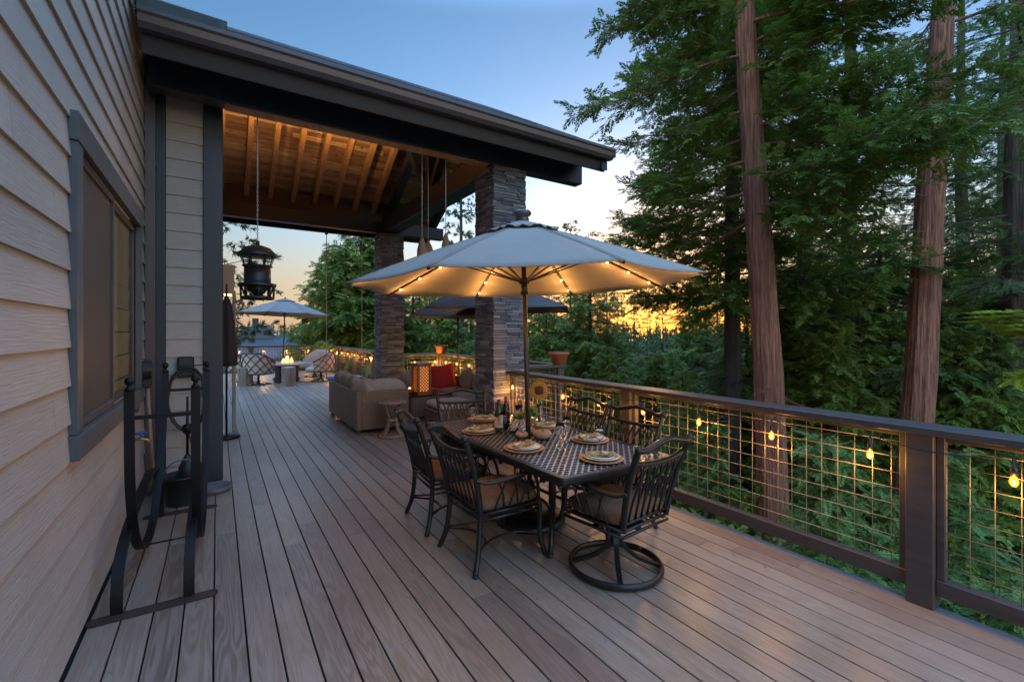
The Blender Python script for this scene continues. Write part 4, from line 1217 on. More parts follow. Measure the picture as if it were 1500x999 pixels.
# ------------------------------------------------------------------ firewood rack
rack = thing('firewood_rack', 'empty black steel firewood rack with curved bars and ball finials', 'firewood rack', (-.28, 4.35, 0))
def rx(sd, y): # the rack stands slightly askew
    f = (y - 3.49) / 1.75
    return lerp(-.47 if sd < 0 else -.125, -.40 if sd < 0 else -.085, f)
for sd in (-1, 1):
    U = [(3.70, 1.30), (3.705, 1.0), (3.73, .70), (3.83, .40), (4.02, .20), (4.30, .115), (4.62, .20), (4.95, .52), (5.15, .90), (5.26, 1.30)]
    mb = MB().bar([(rx(sd, p.x) , p.x, p.y) for p in catmull([Vector((a, b, 0)) for a, b in U], 6)], .036, .012, (1, 0, 0)) if False else MB()
    P = catmull([Vector((a, b, 0)) for a, b in U], 6)
    mb.bar([(rx(sd, p.x), p.x, p.y) for p in P], .018, .053, (1, 0, 0))
    o = mb.build('cradle_bar', 'rack', rack, world=True)
    for y in (3.70, 5.26):
        MB().lathe([(.024, 0), (.026, .012), (.014, .025), (.012, .035), (.022, .045), (.026, .062), (.020, .08), (.006, .09), (0, .092)], 14, (rx(sd, y), y, 1.30)).build('finial', 'rack', rack, world=True)
    A = [(3.52, .012), (3.525, .14), (3.58, .27), (3.80, .39), (4.25, .49), (4.62, .535), (4.92, .50), (5.10, .34), (5.17, .16), (5.18, .012)]
    P = catmull([Vector((a, b, 0)) for a, b in A], 6)
    MB().bar([(rx(sd, p.x) + sd * .002 - .026, p.x, p.y) for p in P], .016, .058, (1, 0, 0)).build('arched_leg', 'rack', rack, world=True)
for y in (3.70, 5.26): MB().bar([(rx(-1, y) - .02, y, 1.13), (rx(1, y) + .02, y, 1.13)], .03, .024).build('cross_bar', 'rack', rack, world=True)
MB().tube([(rx(-1, 4.3) - .02, 4.3, .10), (rx(1, 4.3) + .02, 4.3, .10)], .006, 6).build('tie_rod', 'rack', rack, world=True)
for y, xa, xb in ((3.49, -.63, .005), (5.22, -.56, .0)):
    mb = MB(); vs = []
    for z in (.001, .012):
        for i in range(9): a = PI / 2 + PI * i / 8; vs.append((xa + .04 + .04 * math.cos(a), y + .04 * math.sin(a), z))
        for i in range(9): a = -PI / 2 + PI * i / 8; vs.append((xb - .04 + .04 * math.cos(a), y + .04 * math.sin(a), z))
    mb.add(vs, [tuple(range(17, -1, -1)), tuple(range(18, 36))] + [(i, (i + 1) % 18, 18 + (i + 1) % 18, 18 + i) for i in range(18)])
    for x in (xa + .05, xb - .05): mb.ball((x, y, .012), .009, 8, (1, 1, .4))
    mb.build('foot_plate', 'rust', rack, world=True)

# ------------------------------------------------------------------ covered lounge
def cushion(name, m, parent, c, size, rot=(0, 0, 0), e=.4, puff=.15):
    T = Matrix.Translation(c) @ Matrix.Rotation(rot[2], 4, 'Z') @ Matrix.Rotation(rot[1], 4, 'Y') @ Matrix.Rotation(rot[0], 4, 'X')
    mb = MB(); mb.pillow((0, 0, 0), size, e, 28, 12, T, puff)
    return mb.build(name, m, parent)
s1 = thing('wicker_sofa', 'brown wicker corner sofa with taupe cushions seen from behind', 'sofa', (1.90, 7.60, 0))
mb = MB()
mb.bbox(0, .09, 0, 1.08, .06, .69, .010); mb.bbox(0, .09, 1.085, 2.18, .06, .69, .010)
mb.bbox(.09, .88, 0, .09, .06, .69, .010); mb.bbox(.091, .88, 2.09, 2.18, .06, .58, .010)
mb.bbox(.09, .87, .09, 2.09, .06, .30, .010); mb.build('wicker_body', 'wicker', s1)
for y in (.07, 1.05, 2.1):
    for x in (.06, .80): MB().bbox(x - .03, x + .03, y - .03, y + .03, 0, .062, .004).build('foot', 'firebase', s1)
for y in (.42, 1.1, 1.76): cushion('seat_cushion', 'cush', s1, (.50, y, .37), (.76, .66, .16), (0, 0, 0), .3)
for i, y in enumerate((.80, 1.34, 1.86)): cushion('back_cushion', 'cush', s1, (.19, y, .62), (.22, .54, .46), (0, -.16, .04 * (i - 1)), .5, .2)
cushion('back_cushion', 'cush', s1, (.52, .19, .63), (.74, .22, .42), (.12, 0, 0), .45, .2)
cushion('back_cushion', 'cush', s1, (.22, .30, .60), (.30, .5, .44), (0, -.15, .5), .5, .2)

s2 = thing('wicker_sofa', 'wicker corner sofa by the railing holding a red pillow', 'sofa', (4.75, 9.75, 0))
mb = MB()
mb.bbox(-.09, 0, -2.6, 0, .06, .66, .02); mb.bbox(-1.35, -.091, -.09, 0, .06, .66, .02)
mb.bbox(-.80, -.092, -2.6, -.8, .06, .30, .02); mb.bbox(-1.35, -.093, -.80, -.092, .06, .30, .02)
mb.bbox(-.801, -.091, -2.6, -2.51, .06, .58, .02); mb.bbox(-1.44, -1.351, -.80, 0, .06, .58, .02)
mb.build('wicker_body', 'wicker', s2)
for y in (-2.15, -1.5, -.85): cushion('seat_cushion', 'cush', s2, (-.46, y, .37), (.70, .64, .16), (0, 0, 0), .3)
cushion('seat_cushion', 'cush', s2, (-.99, -.45, .37), (.70, .68, .16), (0, 0, 0), .3); cushion('seat_cushion', 'cush', s2, (-.42, -.42, .37), (.62, .62, .16), (0, 0, 0), .3)
for y in (-2.1, -1.55, -.98): cushion('back_cushion', 'cush', s2, (-.2, y, .63), (.22, .56, .42), (0, .16, 0), .45, .2)
for x in (-1.08, -.55): cushion('back_cushion', 'cush', s2, (x, -.19, .63), (.54, .22, .42), (-.14, 0, 0), .45, .2)
T = Matrix.Translation((4.17, 9.24, .69)) @ Matrix.Rotation(-.35, 4, 'Z') @ Matrix.Rotation(PI / 2 - .28, 4, 'X') @ Matrix.Rotation(.12, 4, 'Z')
mb = MB(); vs = []; fs = []; g = 14
for sd_ in (1, -1):
    for j in range(g + 1):
        for i in range(g + 1):
            a, b = 2 * i / g - 1, 2 * j / g - 1
            h = .085 * ((1 - a * a) * (1 - b * b)) ** .45; pin = 1 - .06 * (1 - b * b) * abs(a) ** 3; pin2 = 1 - .06 * (1 - a * a) * abs(b) ** 3
            vs.append(T @ Vector((.26 * a * pin, .26 * b * pin2, sd_ * h)))
w = g + 1
for j in range(g):
    for i in range(g):
        q = (j * w + i, j * w + i + 1, (j + 1) * w + i + 1, (j + 1) * w + i); fs.append(q); fs.append(tuple(k + w * w for k in reversed(q)))
mb.add(vs, fs, True); o = mb.build('throw_pillow', 'red')
tag(o, 'bright red throw pillow on the corner sofa', 'pillow')
t = thing('wicker_ottoman', 'wicker ottoman with pale cushion in front of the column', 'ottoman', (3.42, 7.25, 0))
MB().bbox(-.36, .36, -.34, .34, .03, .36, .02).build('wicker_body', 'wicker', t); cushion('seat_cushion', 'cush2', t, (0, 0, .42), (.72, .68, .15), (0, 0, 0), .3)
t = thing('coffee_table', 'low wicker coffee table with a glass top', 'coffee table', (3.48, 8.62, 0))
MB().bbox(-.40, .40, -.36, .36, .04, .44, .02).build('wicker_body', 'wicker', t); MB().bbox(-.43, .43, -.39, .39, .441, .455, .004).build('tabletop', 'glass', t)
MB().bbox(-.42, .42, -.38, .38, .43, .4405, .004).build('top_frame', 'firebase', t)
# lattice lantern
t = thing('lattice_lantern', 'tall square wooden lattice lantern glowing on the coffee table', 'lantern', (3.38, 8.55, .457), .12)
lw, lh = .128, .58
mb = MB()
for sx in (-1, 1):
    for sy in (-1, 1): mb.bbox(sx * lw - .018, sx * lw + .018, sy * lw - .018, sy * lw + .018, 0, lh, .003)
mb.build('frame', 'orangewood', t)
mb = MB()
for z in (.0, lh - .05):
    for sy in (-1, 1): mb.box(-lw + .018, lw - .018, sy * lw - .01, sy * lw + .01, z, z + .05); mb.box(sy * lw - .01, sy * lw + .01, -lw + .018, lw - .018, z, z + .05)
mb.build('frame_rail', 'orangewood', t)
for face in range(4):
    mb = MB(); R = Matrix.Rotation(face * PI / 2, 4, 'Z')
    w2, z0, z1 = lw - .018, .05, lh - .05
    for sgn in (-1, 1):
        c = -1.2
        while c < 1.2:
            pts = []
            for q in range(41):
                x = -w2 + 2 * w2 * q / 40; z = z0 + sgn * (x + w2) + (c if sgn > 0 else c + .45)
                if z0 - 1e-6 <= z <= z1 + 1e-6: pts.append((x, -lw + .002 * sgn, z))
            if len(pts) >= 2: mb.bar([R @ Vector(pts[0]), R @ Vector(pts[-1])], .013, .010, R @ Vector((0, 1, 0)))
            c += .064
    mb.build('lattice_panel', 'orangewood', t)
MB().bbox(-lw - .02, lw + .02, -lw - .02, lw + .02, lh, lh + .018, .004).build('lid', 'steelgrey', t)
M['liner'] = emis('glowing_paper_liner', (1, .33, .05), .7 * EK, (.8, .5, .25))
MB().box(-lw + .022, lw - .022, -lw + .022, lw - .022, .03, lh - .04).build('paper_liner', 'liner', t)
t = thing('tealight', 'small glowing amber candle cup beside the lattice lantern', 'candle', (3.17, 8.62, .457))
MB().lathe([(0, 0), (.05, 0), (.065, .05), (.055, .1), (.05, .1), (.05, .03), (0, .02)], 16).build('cup', 'orangewood', t)
MB().ball((0, 0, .09), .03, 8, (1, 1, 1.3)).build('flame', 'candle', t)
# side table
t = thing('side_table', 'round wooden side table with curved legs beside the wicker sofa', 'side table', (2.36, 7.20, 0))
MB().lathe([(0, .525), (.20, .525), (.225, .535), (.225, .55), (.215, .558), (0, .558)], 32).build('tabletop', 'cork', t)
for q in range(4):
    a = q * PI / 2 + .5; c, s_ = math.cos(a), math.sin(a)
    MB().bar(catmull([(.18 * c, .18 * s_, .525), (.12 * c, .12 * s_, .38), (.085 * c, .085 * s_, .26), (.12 * c, .12 * s_, .12), (.19 * c, .19 * s_, .04)], 6), .05, .022).build('leg', 'cork', t)
MB().lathe([(.14, .0), (.225, 0), (.225, .035), (.14, .04)], 32).build('base_ring', 'cork', t)
MB().lathe([(.10, .25), (.11, .255), (.11, .28), (.10, .285)], 20).build('collar', 'cork', t)

# grey umbrella behind the column
umbrella((4.90, 7.78, 0), 1.78, 2.10, 2.60, .05, 'canvasdark', 'charcoal umbrella mostly hidden behind the nearer column, only its right side showing', 4, (0, 0), False, 'iron')
umbrella((4.87, 9.95, 0), 1.45, 2.02, 2.66, .32, 'canvasdark', 'square charcoal umbrella between the two stone columns above the red pillow', 4, (0, 0), False, 'iron')

# slatted planter by the rail
t = thing('slatted_planter', 'planter of honey coloured wooden slats beside the column railing', 'planter', (3.28, 5.02, 0))
mb = MB()
for i in range(8): mb.bbox(-.20 + i * .05, -.165 + i * .05, -.17, -.15, .03, .78 - .05 * (i % 2), .003); mb.bbox(-.20 + i * .05, -.165 + i * .05, .15, .17, .03, .76, .003)
for i in range(6): mb.bbox(-.20, -.18, -.145 + i * .05, -.11 + i * .05, .03, .75, .003); mb.bbox(.18, .2, -.145 + i * .05, -.11 + i * .05, .03, .75, .003)
mb.build('slats', 'slatwood', t)
MB().bbox(-.178, .178, -.148, .148, 0, .66, .004).build('planter_box', 'joist', t)

# ------------------------------------------------------------------ fire pit corner
t = thing('fire_table', 'round fire table with a pale top and a live flame', 'fire table', (1.98, 17.1, 0))
MB().lathe([(0, .565), (.78, .565), (.80, .58), (.80, .62), (.78, .63), (.26, .63), (.25, .60), (0, .60)], 40).build('tabletop', 'tablestone', t)
MB().lathe([(.36, 0), (.40, .02), (.40, .10), (.36, .12), (.36, .564), (0, .564)], 8, smooth=False).build('base', 'firebase', t)
for i in range(7):
    a = i * .9; r = .03 + .028 * i; h = .12 + .05 * ((i * 7) % 4)
    MB().lathe([(0, 0), (.05, .04), (.045, h * .5), (.015, h * .85), (0, h)], 10, (r * math.cos(a), r * math.sin(a), .61)).build('flame', 'flame', t)
def stump(x, y, h, r, lb):
    t = thing('tree_stump', lb, 'stump', (x, y, 0), 0, 'tree stump stools round the fire')
    rg = random.Random(int(x * 50)); seg = 30; vs = []; fs = []
    ph = [rg.uniform(0, 6) for _ in range(4)]
    for z, k0 in ((0, 1.04), (h * .3, .98), (h * .7, 1.0), (h, .99)):
        for k in range(seg):
            a = 2 * PI * k / seg; q = r * k0 * (1 + .05 * math.sin(3 * a + ph[0]) + .04 * math.sin(7 * a + ph[1]) + .03 * math.sin(13 * a + ph[2]))
            vs.append((q * math.cos(a), q * math.sin(a), z))
    for i in range(3):
        for k in range(seg): fs.append((i * seg + k, i * seg + (k + 1) % seg, (i + 1) * seg + (k + 1) % seg, (i + 1) * seg + k))
    MB().add(vs, fs, True).build('bark', 'stumpbark', t)
    MB().add(vs[-seg:] , [tuple(range(seg))]).build('cut_top', 'tablestone', t).location = (0, 0, .002)
M['stumpbark'] = m_bark('weathered_stump_bark', (.10, .075, .055), (.38, .31, .25))
stump(1.87, 15.7, .57, .20, 'tree stump stool standing in front of the fire table')
stump(.74, 16.4, .56, .21, 'tree stump stool left of the fire, beside the strapped chair')
def barrel_chair(x, y, rot, lb, m='pink'):
    t = thing('swivel_armchair', lb, 'armchair', (x, y, 0), rot, 'cushioned swivel armchairs round the fire')
    # curved shell opening to +y
    mb = MB(); vs = []; fs = []; na, nz = 18, 8
    for lay in (0, 1):
        for j in range(nz + 1):
            f = j / nz
            for i in range(na + 1):
                a = math.radians(lerp(170, 370, i / na)); ed = abs(i / na - .5) * 2
                zt = lerp(1.0, .66, max(0, ed - .35) / .65); z = lerp(.36, zt, f)
                r = .44 + .05 * f - (.12 if lay else 0) * (1 - .55 * f ** 4)
                vs.append((r * math.cos(a), r * math.sin(a) * .95, z))
    w = na + 1; half = (nz + 1) * w
    for j in range(nz):
        for i in range(na):
            fs.append((j * w + i, j * w + i + 1, (j + 1) * w + i + 1, (j + 1) * w + i)); o_ = half
            fs.append((o_ + j * w + i, o_ + (j + 1) * w + i, o_ + (j + 1) * w + i + 1, o_ + j * w + i + 1))
    for i in range(na): a_ = nz * w + i; fs.append((a_, a_ + 1, half + a_ + 1, half + a_))
    for i in (0, na):
        for j in range(nz): fs.append((j * w + i, (j + 1) * w + i, half + (j + 1) * w + i, half + j * w + i))
    mb.add(vs, fs, True); mb.build('back_cushion', m, t)
    mb = MB()
    def sh(u, f):
        a = math.radians(lerp(170, 370, u)); ed = abs(u - .5) * 2; zt = lerp(1.0, .66, max(0, ed - .35) / .65)
        r = .455 + .05 * f; return (r * math.cos(a), r * math.sin(a) * .95, lerp(.36, zt, f))
    for k in range(6):
        u0 = .02 + .16 * k
        for s_ in (-1, 1):
            pts = []
            for q in range(9):
                u = u0 + .08 + s_ * (.34 * q / 8 - .17)
                if 0 <= u <= 1: pts.append(sh(u, q / 8))
            if len(pts) > 2: mb.tube(pts, .012, 5)
    mb.tube([sh(u / 24, .0) for u in range(25)], .018, 6); mb.tube([sh(u / 24, 1.) for u in range(25)], .016, 6)
    mb.build('strap_frame', 'firebase', t)
    cushion('seat_cushion', m, t, (0, .05, .41), (.74, .80, .20), (0, 0, 0), .55)
    mb = MB()
    for i, (bx, bz) in enumerate(((-.14, .72), (.0, .74), (.14, .72), (-.07, .84), (.07, .84))): mb.ball((bx, -.30, bz), .018, 8)
    mb.build('buttons', 'cush', t)
    mb = MB().lathe([(.03, .08), (.035, .3), (.2, .33), (0, .34)], 12)
    for q in range(4):
        a = q * PI / 2 + .6; mb.bar([(0, 0, .12), (.2 * math.cos(a), .2 * math.sin(a), .06), (.33 * math.cos(a), .33 * math.sin(a), .012)], .05, .022)
    for s_ in (-1, 1): mb.bar([(-.3, s_ * .2, .012), (.3, s_ * .2, .012)], .04, .022)
    mb.build('base', 'firebase', t)
barrel_chair(1.10, 16.5, -.55, 'strapped swivel armchair left of the fire, seen from behind', 'cush2')
barrel_chair(2.95, 16.5, 1.05, 'rosy swivel armchair right of the fire table')
barrel_chair(.72, 18.0, -1.2, 'rosy armchair half hidden behind the strapped chair')
barrel_chair(3.05, 18.3, 2.2, 'rosy armchair beyond the fire near the railing corner')
umbrella((1.93, 17.9, 0), 1.52, 2.28, 2.83, .35, 'canvasblue', 'grey blue umbrella standing beyond the fire table', 8, (math.radians(-1), math.radians(2.)), False, 'iron')

# folded cover and wall lamp at the edge of the house
t = thing('wall_lamp', 'pale wooden box lamp with amber light at the patio corner', 'lamp', (.15, 9.0, 0))
MB().bbox(-.10, .09, -.1, .1, 2.30, 2.78, .01).build('lamp_box', 'lampwood', t); MB().bbox(.06, .115, -.04, .04, .0, 2.299, .01).build('post', 'concrete', t)
MB().lathe([(0, 2.27), (.05, 2.27), (.05, 2.30), (0, 2.30)], 12).build('bulb', 'amber2', t) if False else None
M['amber2'] = emis('amber_downlight', (1, .5, .12), 12 * EK)
MB().lathe([(0, 2.27), (.05, 2.27), (.05, 2.299), (0, 2.299)], 12).build('bulb', 'amber2', t)
t = thing('folded_umbrella', 'closed dark umbrella in a drooping canvas beside the wall post', 'umbrella', (.125, 8.5, 0))
mb = MB(); seg = 26; vs = []; fs = []
for z, r in ((2.24, .015), (2.1, .06), (1.85, .09), (1.5, .11), (1.25, .125), (1.13, .115)):
    for k in range(seg):
        a = 2 * PI * k / seg; q = r * (1 + .22 * math.sin(5 * a + z))
        vs.append((q * math.cos(a), q * math.sin(a), z))
for i in range(5):
    for k in range(seg): fs.append((i * seg + k, i * seg + (k + 1) % seg, (i + 1) * seg + (k + 1) % seg, (i + 1) * seg + k))
mb.add(vs, fs, True).build('canopy', 'darkcover', t, solid=.006)
MB().tube([(0, 0, 0.02), (0, 0, 2.42)], .016, 8).build('pole', 'iron', t)
MB().lathe([(0, 0), (.19, 0), (.19, .04), (.04, .06), (0, .06)], 20).build('base', 'iron', t)
# ------------------------------------------------------------------ vegetation
def template(kind, seed):
    r = random.Random(seed); Q = []
    def leaf(b, d, nrm, ln, wd):
        d = Vector(d).normalized(); s = d.cross(Vector(nrm)).normalized() * wd / 2
        b = Vector(b); m = b + d * ln * .45
        Q.append([b, m + s, b + d * ln, m - s])
    if kind == 'cedar':
        for i in range(13):
            t = .06 + .07 * i; p = (t, 0, -.14 * t * t)
            for s in (-1, 1):
                a = s * math.radians(r.uniform(35, 60)); ln = (.46 - .28 * t) * r.uniform(.75, 1.25)
                leaf(p, (math.cos(a), math.sin(a), r.uniform(-.45, .05)), (r.uniform(-.3, .3), r.uniform(-.3, .3), 1), ln, .085)
        leaf((.9, 0, -.12), (1, 0, -.4), (0, 0, 1), .24, .12)
    elif kind == 'fir':
        for i in range(15):
            t = .04 + .062 * i
            for s in (-1, 1):
                a = s * math.radians(r.uniform(45, 70)); ln = (.34 - .18 * t) * r.uniform(.8, 1.15)
                leaf((t, 0, -.05 * t), (math.cos(a), math.sin(a), r.uniform(-.12, .25)), (r.uniform(-.2, .2), 0, 1), ln, .075)
        leaf((.9, 0, -.05), (1, 0, 0), (0, 0, 1), .2, .1)
    elif kind == 'pine':
        for i in range(28):
            a = r.uniform(0, 6.28); e = r.uniform(.1, 1.1)
            d = (math.cos(e), math.sin(e) * math.cos(a), math.sin(e) * math.sin(a))
            leaf((r.uniform(.25, .7), 0, 0), d, (r.uniform(-1, 1), r.uniform(-1, 1), 1), r.uniform(.35, .55), .075)
    else:  # broad
        for i in range(14):
            a = r.uniform(-2.2, 2.2); t = r.uniform(.05, .9)
            leaf((t, r.uniform(-.12, .12), r.uniform(-.1, .1)), (math.cos(a), math.sin(a), r.uniform(-.5, .5)), (r.uniform(-.6, .6), r.uniform(-.6, .6), 1), r.uniform(.2, .34), .2)
    return np.array([[tuple(v) for v in q] for q in Q])
TEMPL = {k: [template(k, s) for s in (1, 2, 3)] for k in ('cedar', 'fir', 'pine', 'broad')}

def leaf_mesh(name, sprays, kind, m):
    """sprays: list of (pos, dir, normal, size) -> one mesh of leaf quads"""
    P = np.array([s[0] for s in sprays]); D = np.array([s[1] for s in sprays]); U = np.array([s[2] for s in sprays]); S = np.array([s[3] for s in sprays])
    D /= np.linalg.norm(D, axis=1)[:, None] + 1e-9
    A = np.cross(U, D); A /= np.linalg.norm(A, axis=1)[:, None] + 1e-9
    B = np.cross(D, A)
    R = np.stack([D, A, B], axis=2) * S[:, None, None]
    out = []
    for v in range(3):
        T = TEMPL[kind][v]; sel = np.arange(len(S)) % 3 == v
        if not sel.any(): continue
        q = np.einsum('nij,abj->nabi', R[sel], T) + P[sel][:, None, None, :]
        out.append(q.reshape(-1, 3))
    V = np.concatenate(out).astype(np.float32); nq = len(V) // 4
    me = bpy.data.meshes.new(name)
    me.vertices.add(len(V)); me.vertices.foreach_set('co', V.ravel())
    me.loops.add(nq * 4); me.loops.foreach_set('vertex_index', np.arange(nq * 4, dtype=np.int32))
    me.polygons.add(nq); me.polygons.foreach_set('loop_start', np.arange(0, nq * 4, 4, dtype=np.int32))
    me.materials.append(M[m]); me.update(calc_edges=True)
    return me

def rotv(v, a):
    c, s = math.cos(a), math.sin(a); return Vector((v.x * c - v.y * s, v.x * s + v.y * c, v.z))

def trunk_tube(mb, path, rad, seg=36, rg=None):
    ph = [rg.uniform(0, 6) for _ in range(5)]; vs = []; n = len(path)
    for i, (p, r) in enumerate(zip(path, rad)):
        for k in range(seg):
            a = 2 * PI * k / seg
            q = r * (1 + (.035 * abs(math.sin(11 * a + .8 * math.sin(p.z * .9 + ph[4]))) + .025 * abs(math.sin(19 * a - 1.1 * math.sin(p.z * .7 + ph[0]))) if seg > 40 else 0) + .05 * math.sin(5 * a + ph[0] + p.z * .12) + .04 * math.sin(9 * a + ph[1] - p.z * .2) + .03 * math.sin(17 * a + ph[2] + p.z * .5) + .025 * math.sin(p.z * 3 + 3 * a + ph[3]))
            vs.append((p.x + q * math.cos(a), p.y + q * math.sin(a), p.z))
    mb.add(vs, [(i * seg + k, i * seg + (k + 1) % seg, (i + 1) * seg + (k + 1) % seg, (i + 1) * seg + k) for i in range(n - 1) for k in range(seg)], True)

def grow(name, seed, H, r0, z0, prof, nl, kind, lm, bm, ss, label, lean=(0, 0), el=(-5, 15), droop=.25, gap=.12, dead=None, dens=1., azfun=None, seg=36, group=None, thick=1., ztop=None, updr=(-.6, .25)):
    rg = random.Random(seed); t = thing(name, label, 'tree', (0, 0, 0), 0, group)
    nz = 26 if seg < 40 else 60; path = []; rad = []
    w1, w2 = rg.uniform(0, 6), rg.uniform(0, 6)
    for i in range(nz + 1):
        z = H * i / nz
        path.append(Vector((lean[0] * z + .0025 * H * math.sin(z * .35 + w1) * min(1, z / 4), lean[1] * z + .0025 * H * math.sin(z * .3 + w2) * min(1, z / 4), z)))
        rad.append(r0 * ((1 - .92 * (z / H)) ** .8 + .35 * math.exp(-z * 1.6)))
    def axis(z):
        f = min(max(z / H, 0), .999) * nz; i = int(f); return path[i].lerp(path[i + 1], f - i)
    mb = MB(); trunk_tube(mb, path, rad, seg, rg)
    sp = []
    def limb(z, az, Lb, elev, leafy=True, th=1.):
        d = Vector((math.cos(az), math.sin(az), 0)); b = axis(z); pts = []
        te = math.tan(elev); side = Vector((-d.y, d.x, 0)); cv = rg.uniform(-.3, .3)
        for k in range(9):
            q = k / 8
            pts.append(b + d * (Lb * q) + side * (Lb * cv * q * q) + Vector((0, 0, Lb * (te * q - droop * q * q + .55 * droop * q ** 3))) + Vector((rg.uniform(-1, 1), rg.uniform(-1, 1), rg.uniform(-1, 1))) * (.04 * Lb * q))
        r1 = (.008 + .0085 * Lb) * th * thick
        mb.tube(pts, [r1 * (1 - .85 * k / 8) for k in range(9)], 6, caps=False)
        ns = max(4, int(Lb / (.16 if leafy else .5) * dens))
        for k in range(ns):
            q = lerp(.06 if leafy else .3, 1., (k + rg.random() * .8) / ns) ** .85; q = min(q, .995)
            f = q * 8; i = min(int(f), 7); p = pts[i].lerp(pts[i + 1], f - i)
            sg = 1 if k % 2 else -1
            sl = Lb * (.10 + .34 * (1 - q)) * rg.uniform(.6, 1.25)
            a = sg * math.radians(rg.uniform(35, 70)) * (1 - .5 * (q > .93))
            sd = rotv(d, a); sd.z = rg.uniform(-.55, .38)
            e = p + sd * sl + Vector((0, 0, -.08 * sl))
            mb.tube([p, p.lerp(e, .5) + Vector((0, 0, .04 * sl)), e], [r1 * .35 * (1 - q * .6), r1 * .2, .004], 3, caps=False)
            if not leafy: continue
            m_ = max(2, int(sl / (ss * .30)))
            for j in range(m_ + 1):
                w = (j + rg.random() * .7) / (m_ + .7)
                if rg.random() < gap: continue
                pp = p.lerp(e, min(w, 1)); aa = (1 if j % 2 else -1) * math.radians(rg.uniform(10, 55))
                dd = rotv(sd, aa); dd.z += rg.uniform(*updr)
                sp.append((tuple(pp + Vector((rg.uniform(-.06, .06), rg.uniform(-.06, .06), rg.uniform(-.08, .06)))), tuple(dd), (rg.uniform(-.45, .45), rg.uniform(-.45, .45), 1), ss * rg.uniform(.7, 1.35)))
    az = rg.uniform(0, 6)
    if ztop is None: ztop = H * 2
    for i in range(nl):
        f = (i + rg.random() * .8) / nl; z = lerp(z0, H * .985, f ** 1.0)
        az += 2.399 + rg.uniform(-.5, .5)
        a_ = azfun(az, z) if azfun else az
        Lb = prof(z / H, f) * rg.uniform(.65, 1.15)
        if z > ztop and rg.random() < .75: continue
        limb(z, a_, max(.3, Lb), math.radians(rg.uniform(*el) + 25 * max(0, f - .75) * 2))
    if dead:
        for i in range(dead[2]): limb(rg.uniform(dead[0], dead[1]), rg.uniform(0, 6.28), rg.uniform(1.0, dead[3]), math.radians(rg.uniform(-25, 15)), False, .7)
    mb.build('trunk', bm, t)
    me = leaf_mesh('crown', sp, kind, lm); o = bpy.data.objects.new('crown', me); COL.objects.link(o); o.parent = t
    print(name, len(sp), 'sprays')
    return t

def plant(t, px, d, dz=0., rot=None, scale=None):
    p = at(px, d); t.location = (p.x, p.y, gz(p.x, p.y) + dz)
    if rot is not None: t.rotation_euler = (0, 0, rot)
    if scale: t.scale = (scale,) * 3
    return t
def leanv(l): # lean in metres per metre of height, towards photo right
    return (l * CS, -l * SN)
GT = 'tall conifers beyond the front railing'
def cedar_prof(R): return lambda h, f: R * (.55 + .45 * math.sin(PI * min(1, f * 1.5 + .2))) * (1 - .75 * f) ** .5 if f < 1 else .3
def clear_of_camera(a0, a1=None):
    def f(az, z):
        if a1 is not None:
            d = (az - a1 + PI) % (2 * PI) - PI
            if abs(d) < .6: az = a1 + math.copysign(.6 + .7 * abs(d), d)
        d = (az - a0 + PI) % (2 * PI) - PI
        return a0 + math.copysign(.85 + .6 * abs(d), d) if abs(d) < .85 else az
    return f
# hero cedar, limbs favouring the open side towards the sky
T1 = grow('cedar_tree', 21, 24, .265, 6.6, lambda h, f: 3.5 * (1 - .7 * f), 84, 'cedar', 'cedar', 'redbark', .24, 'tall red trunked cedar with bright green sprays, the red trunk nearer the umbrella', leanv(-.045), (-18, 12), .22, .08, (3.5, 6.5, 4, 2.0), 1.9, group=GT, ztop=13, updr=(-.3, .5), seg=72, azfun=clear_of_camera(math.radians(-152), math.radians(-29)))
plant(T1, 1134, 9.0)
T2 = grow('cedar_tree', 5, 25, .275, 9.0, lambda h, f: 3.0 * (1 - .7 * f), 40, 'cedar', 'cedar', 'redbark', .22, 'tall bare reddish trunk leaning right, behind the front railing post', leanv(.075), (-15, 10), .2, .1, (4, 9, 4, 1.3), 1.2, group=GT, ztop=12, seg=72, azfun=clear_of_camera(math.radians(-164)))
plant(T2, 1326, 9.4)
T4 = grow('cedar_tree', 33, 22, .25, 5.2, lambda h, f: 4.2 * (1 - .65 * f), 96, 'cedar', 'cedar', 'darkbark', .25, 'dark trunked conifer with bare lower twigs left of the red cedar trunk', leanv(.0), (-15, 10), .18, .08, (2.2, 6.0, 26, 3.2), 1.8, group=GT, ztop=15.5, updr=(-.3, .5))
plant(T4, 1072, 13.0)
T3 = grow('fir_tree', 17, 26, .40, 4.6, lambda h, f: 5.2 * (1 - .75 * f), 74, 'fir', 'fir', 'bark', .27, 'thick brown trunked fir with long level branches at the right edge', leanv(.012), (-8, 6), .12, .12, (3, 5, 8, 2.5), .85, group=GT, ztop=13.5)
plant(T3, 1492, 12.5)
T5 = grow('fir_tree', 41, 24, .30, 2.6, lambda h, f: 4.0 * (1 - .8 * f), 120, 'fir', 'fir', 'darkbark', .27, 'dense dark fir between the two red cedar trunks', leanv(.005), (-16, 8), .2, .13, None, .95, group=GT, ztop=16)
plant(T5, 1240, 15.5)
T6 = grow('fir_tree', 43, 22, .28, 2.2, lambda h, f: 3.6 * (1 - .8 * f), 100, 'fir', 'fir', 'bark', .34, 'dark fir just right of the leaning red trunk', leanv(-.01), (-16, 8), .2, .13, None, .85, group=GT, ztop=17)
plant(T6, 1415, 17.5)
def again(src, px, d, label, rot, scale=1., dz=0.):
    o = copy_tree(src); o['label'] = label; plant(o, px, d, dz, rot, scale); return o
again(T5, 1175, 20, 'dark fir seen just right of the umbrella side red trunk', 1.0, 1.05)
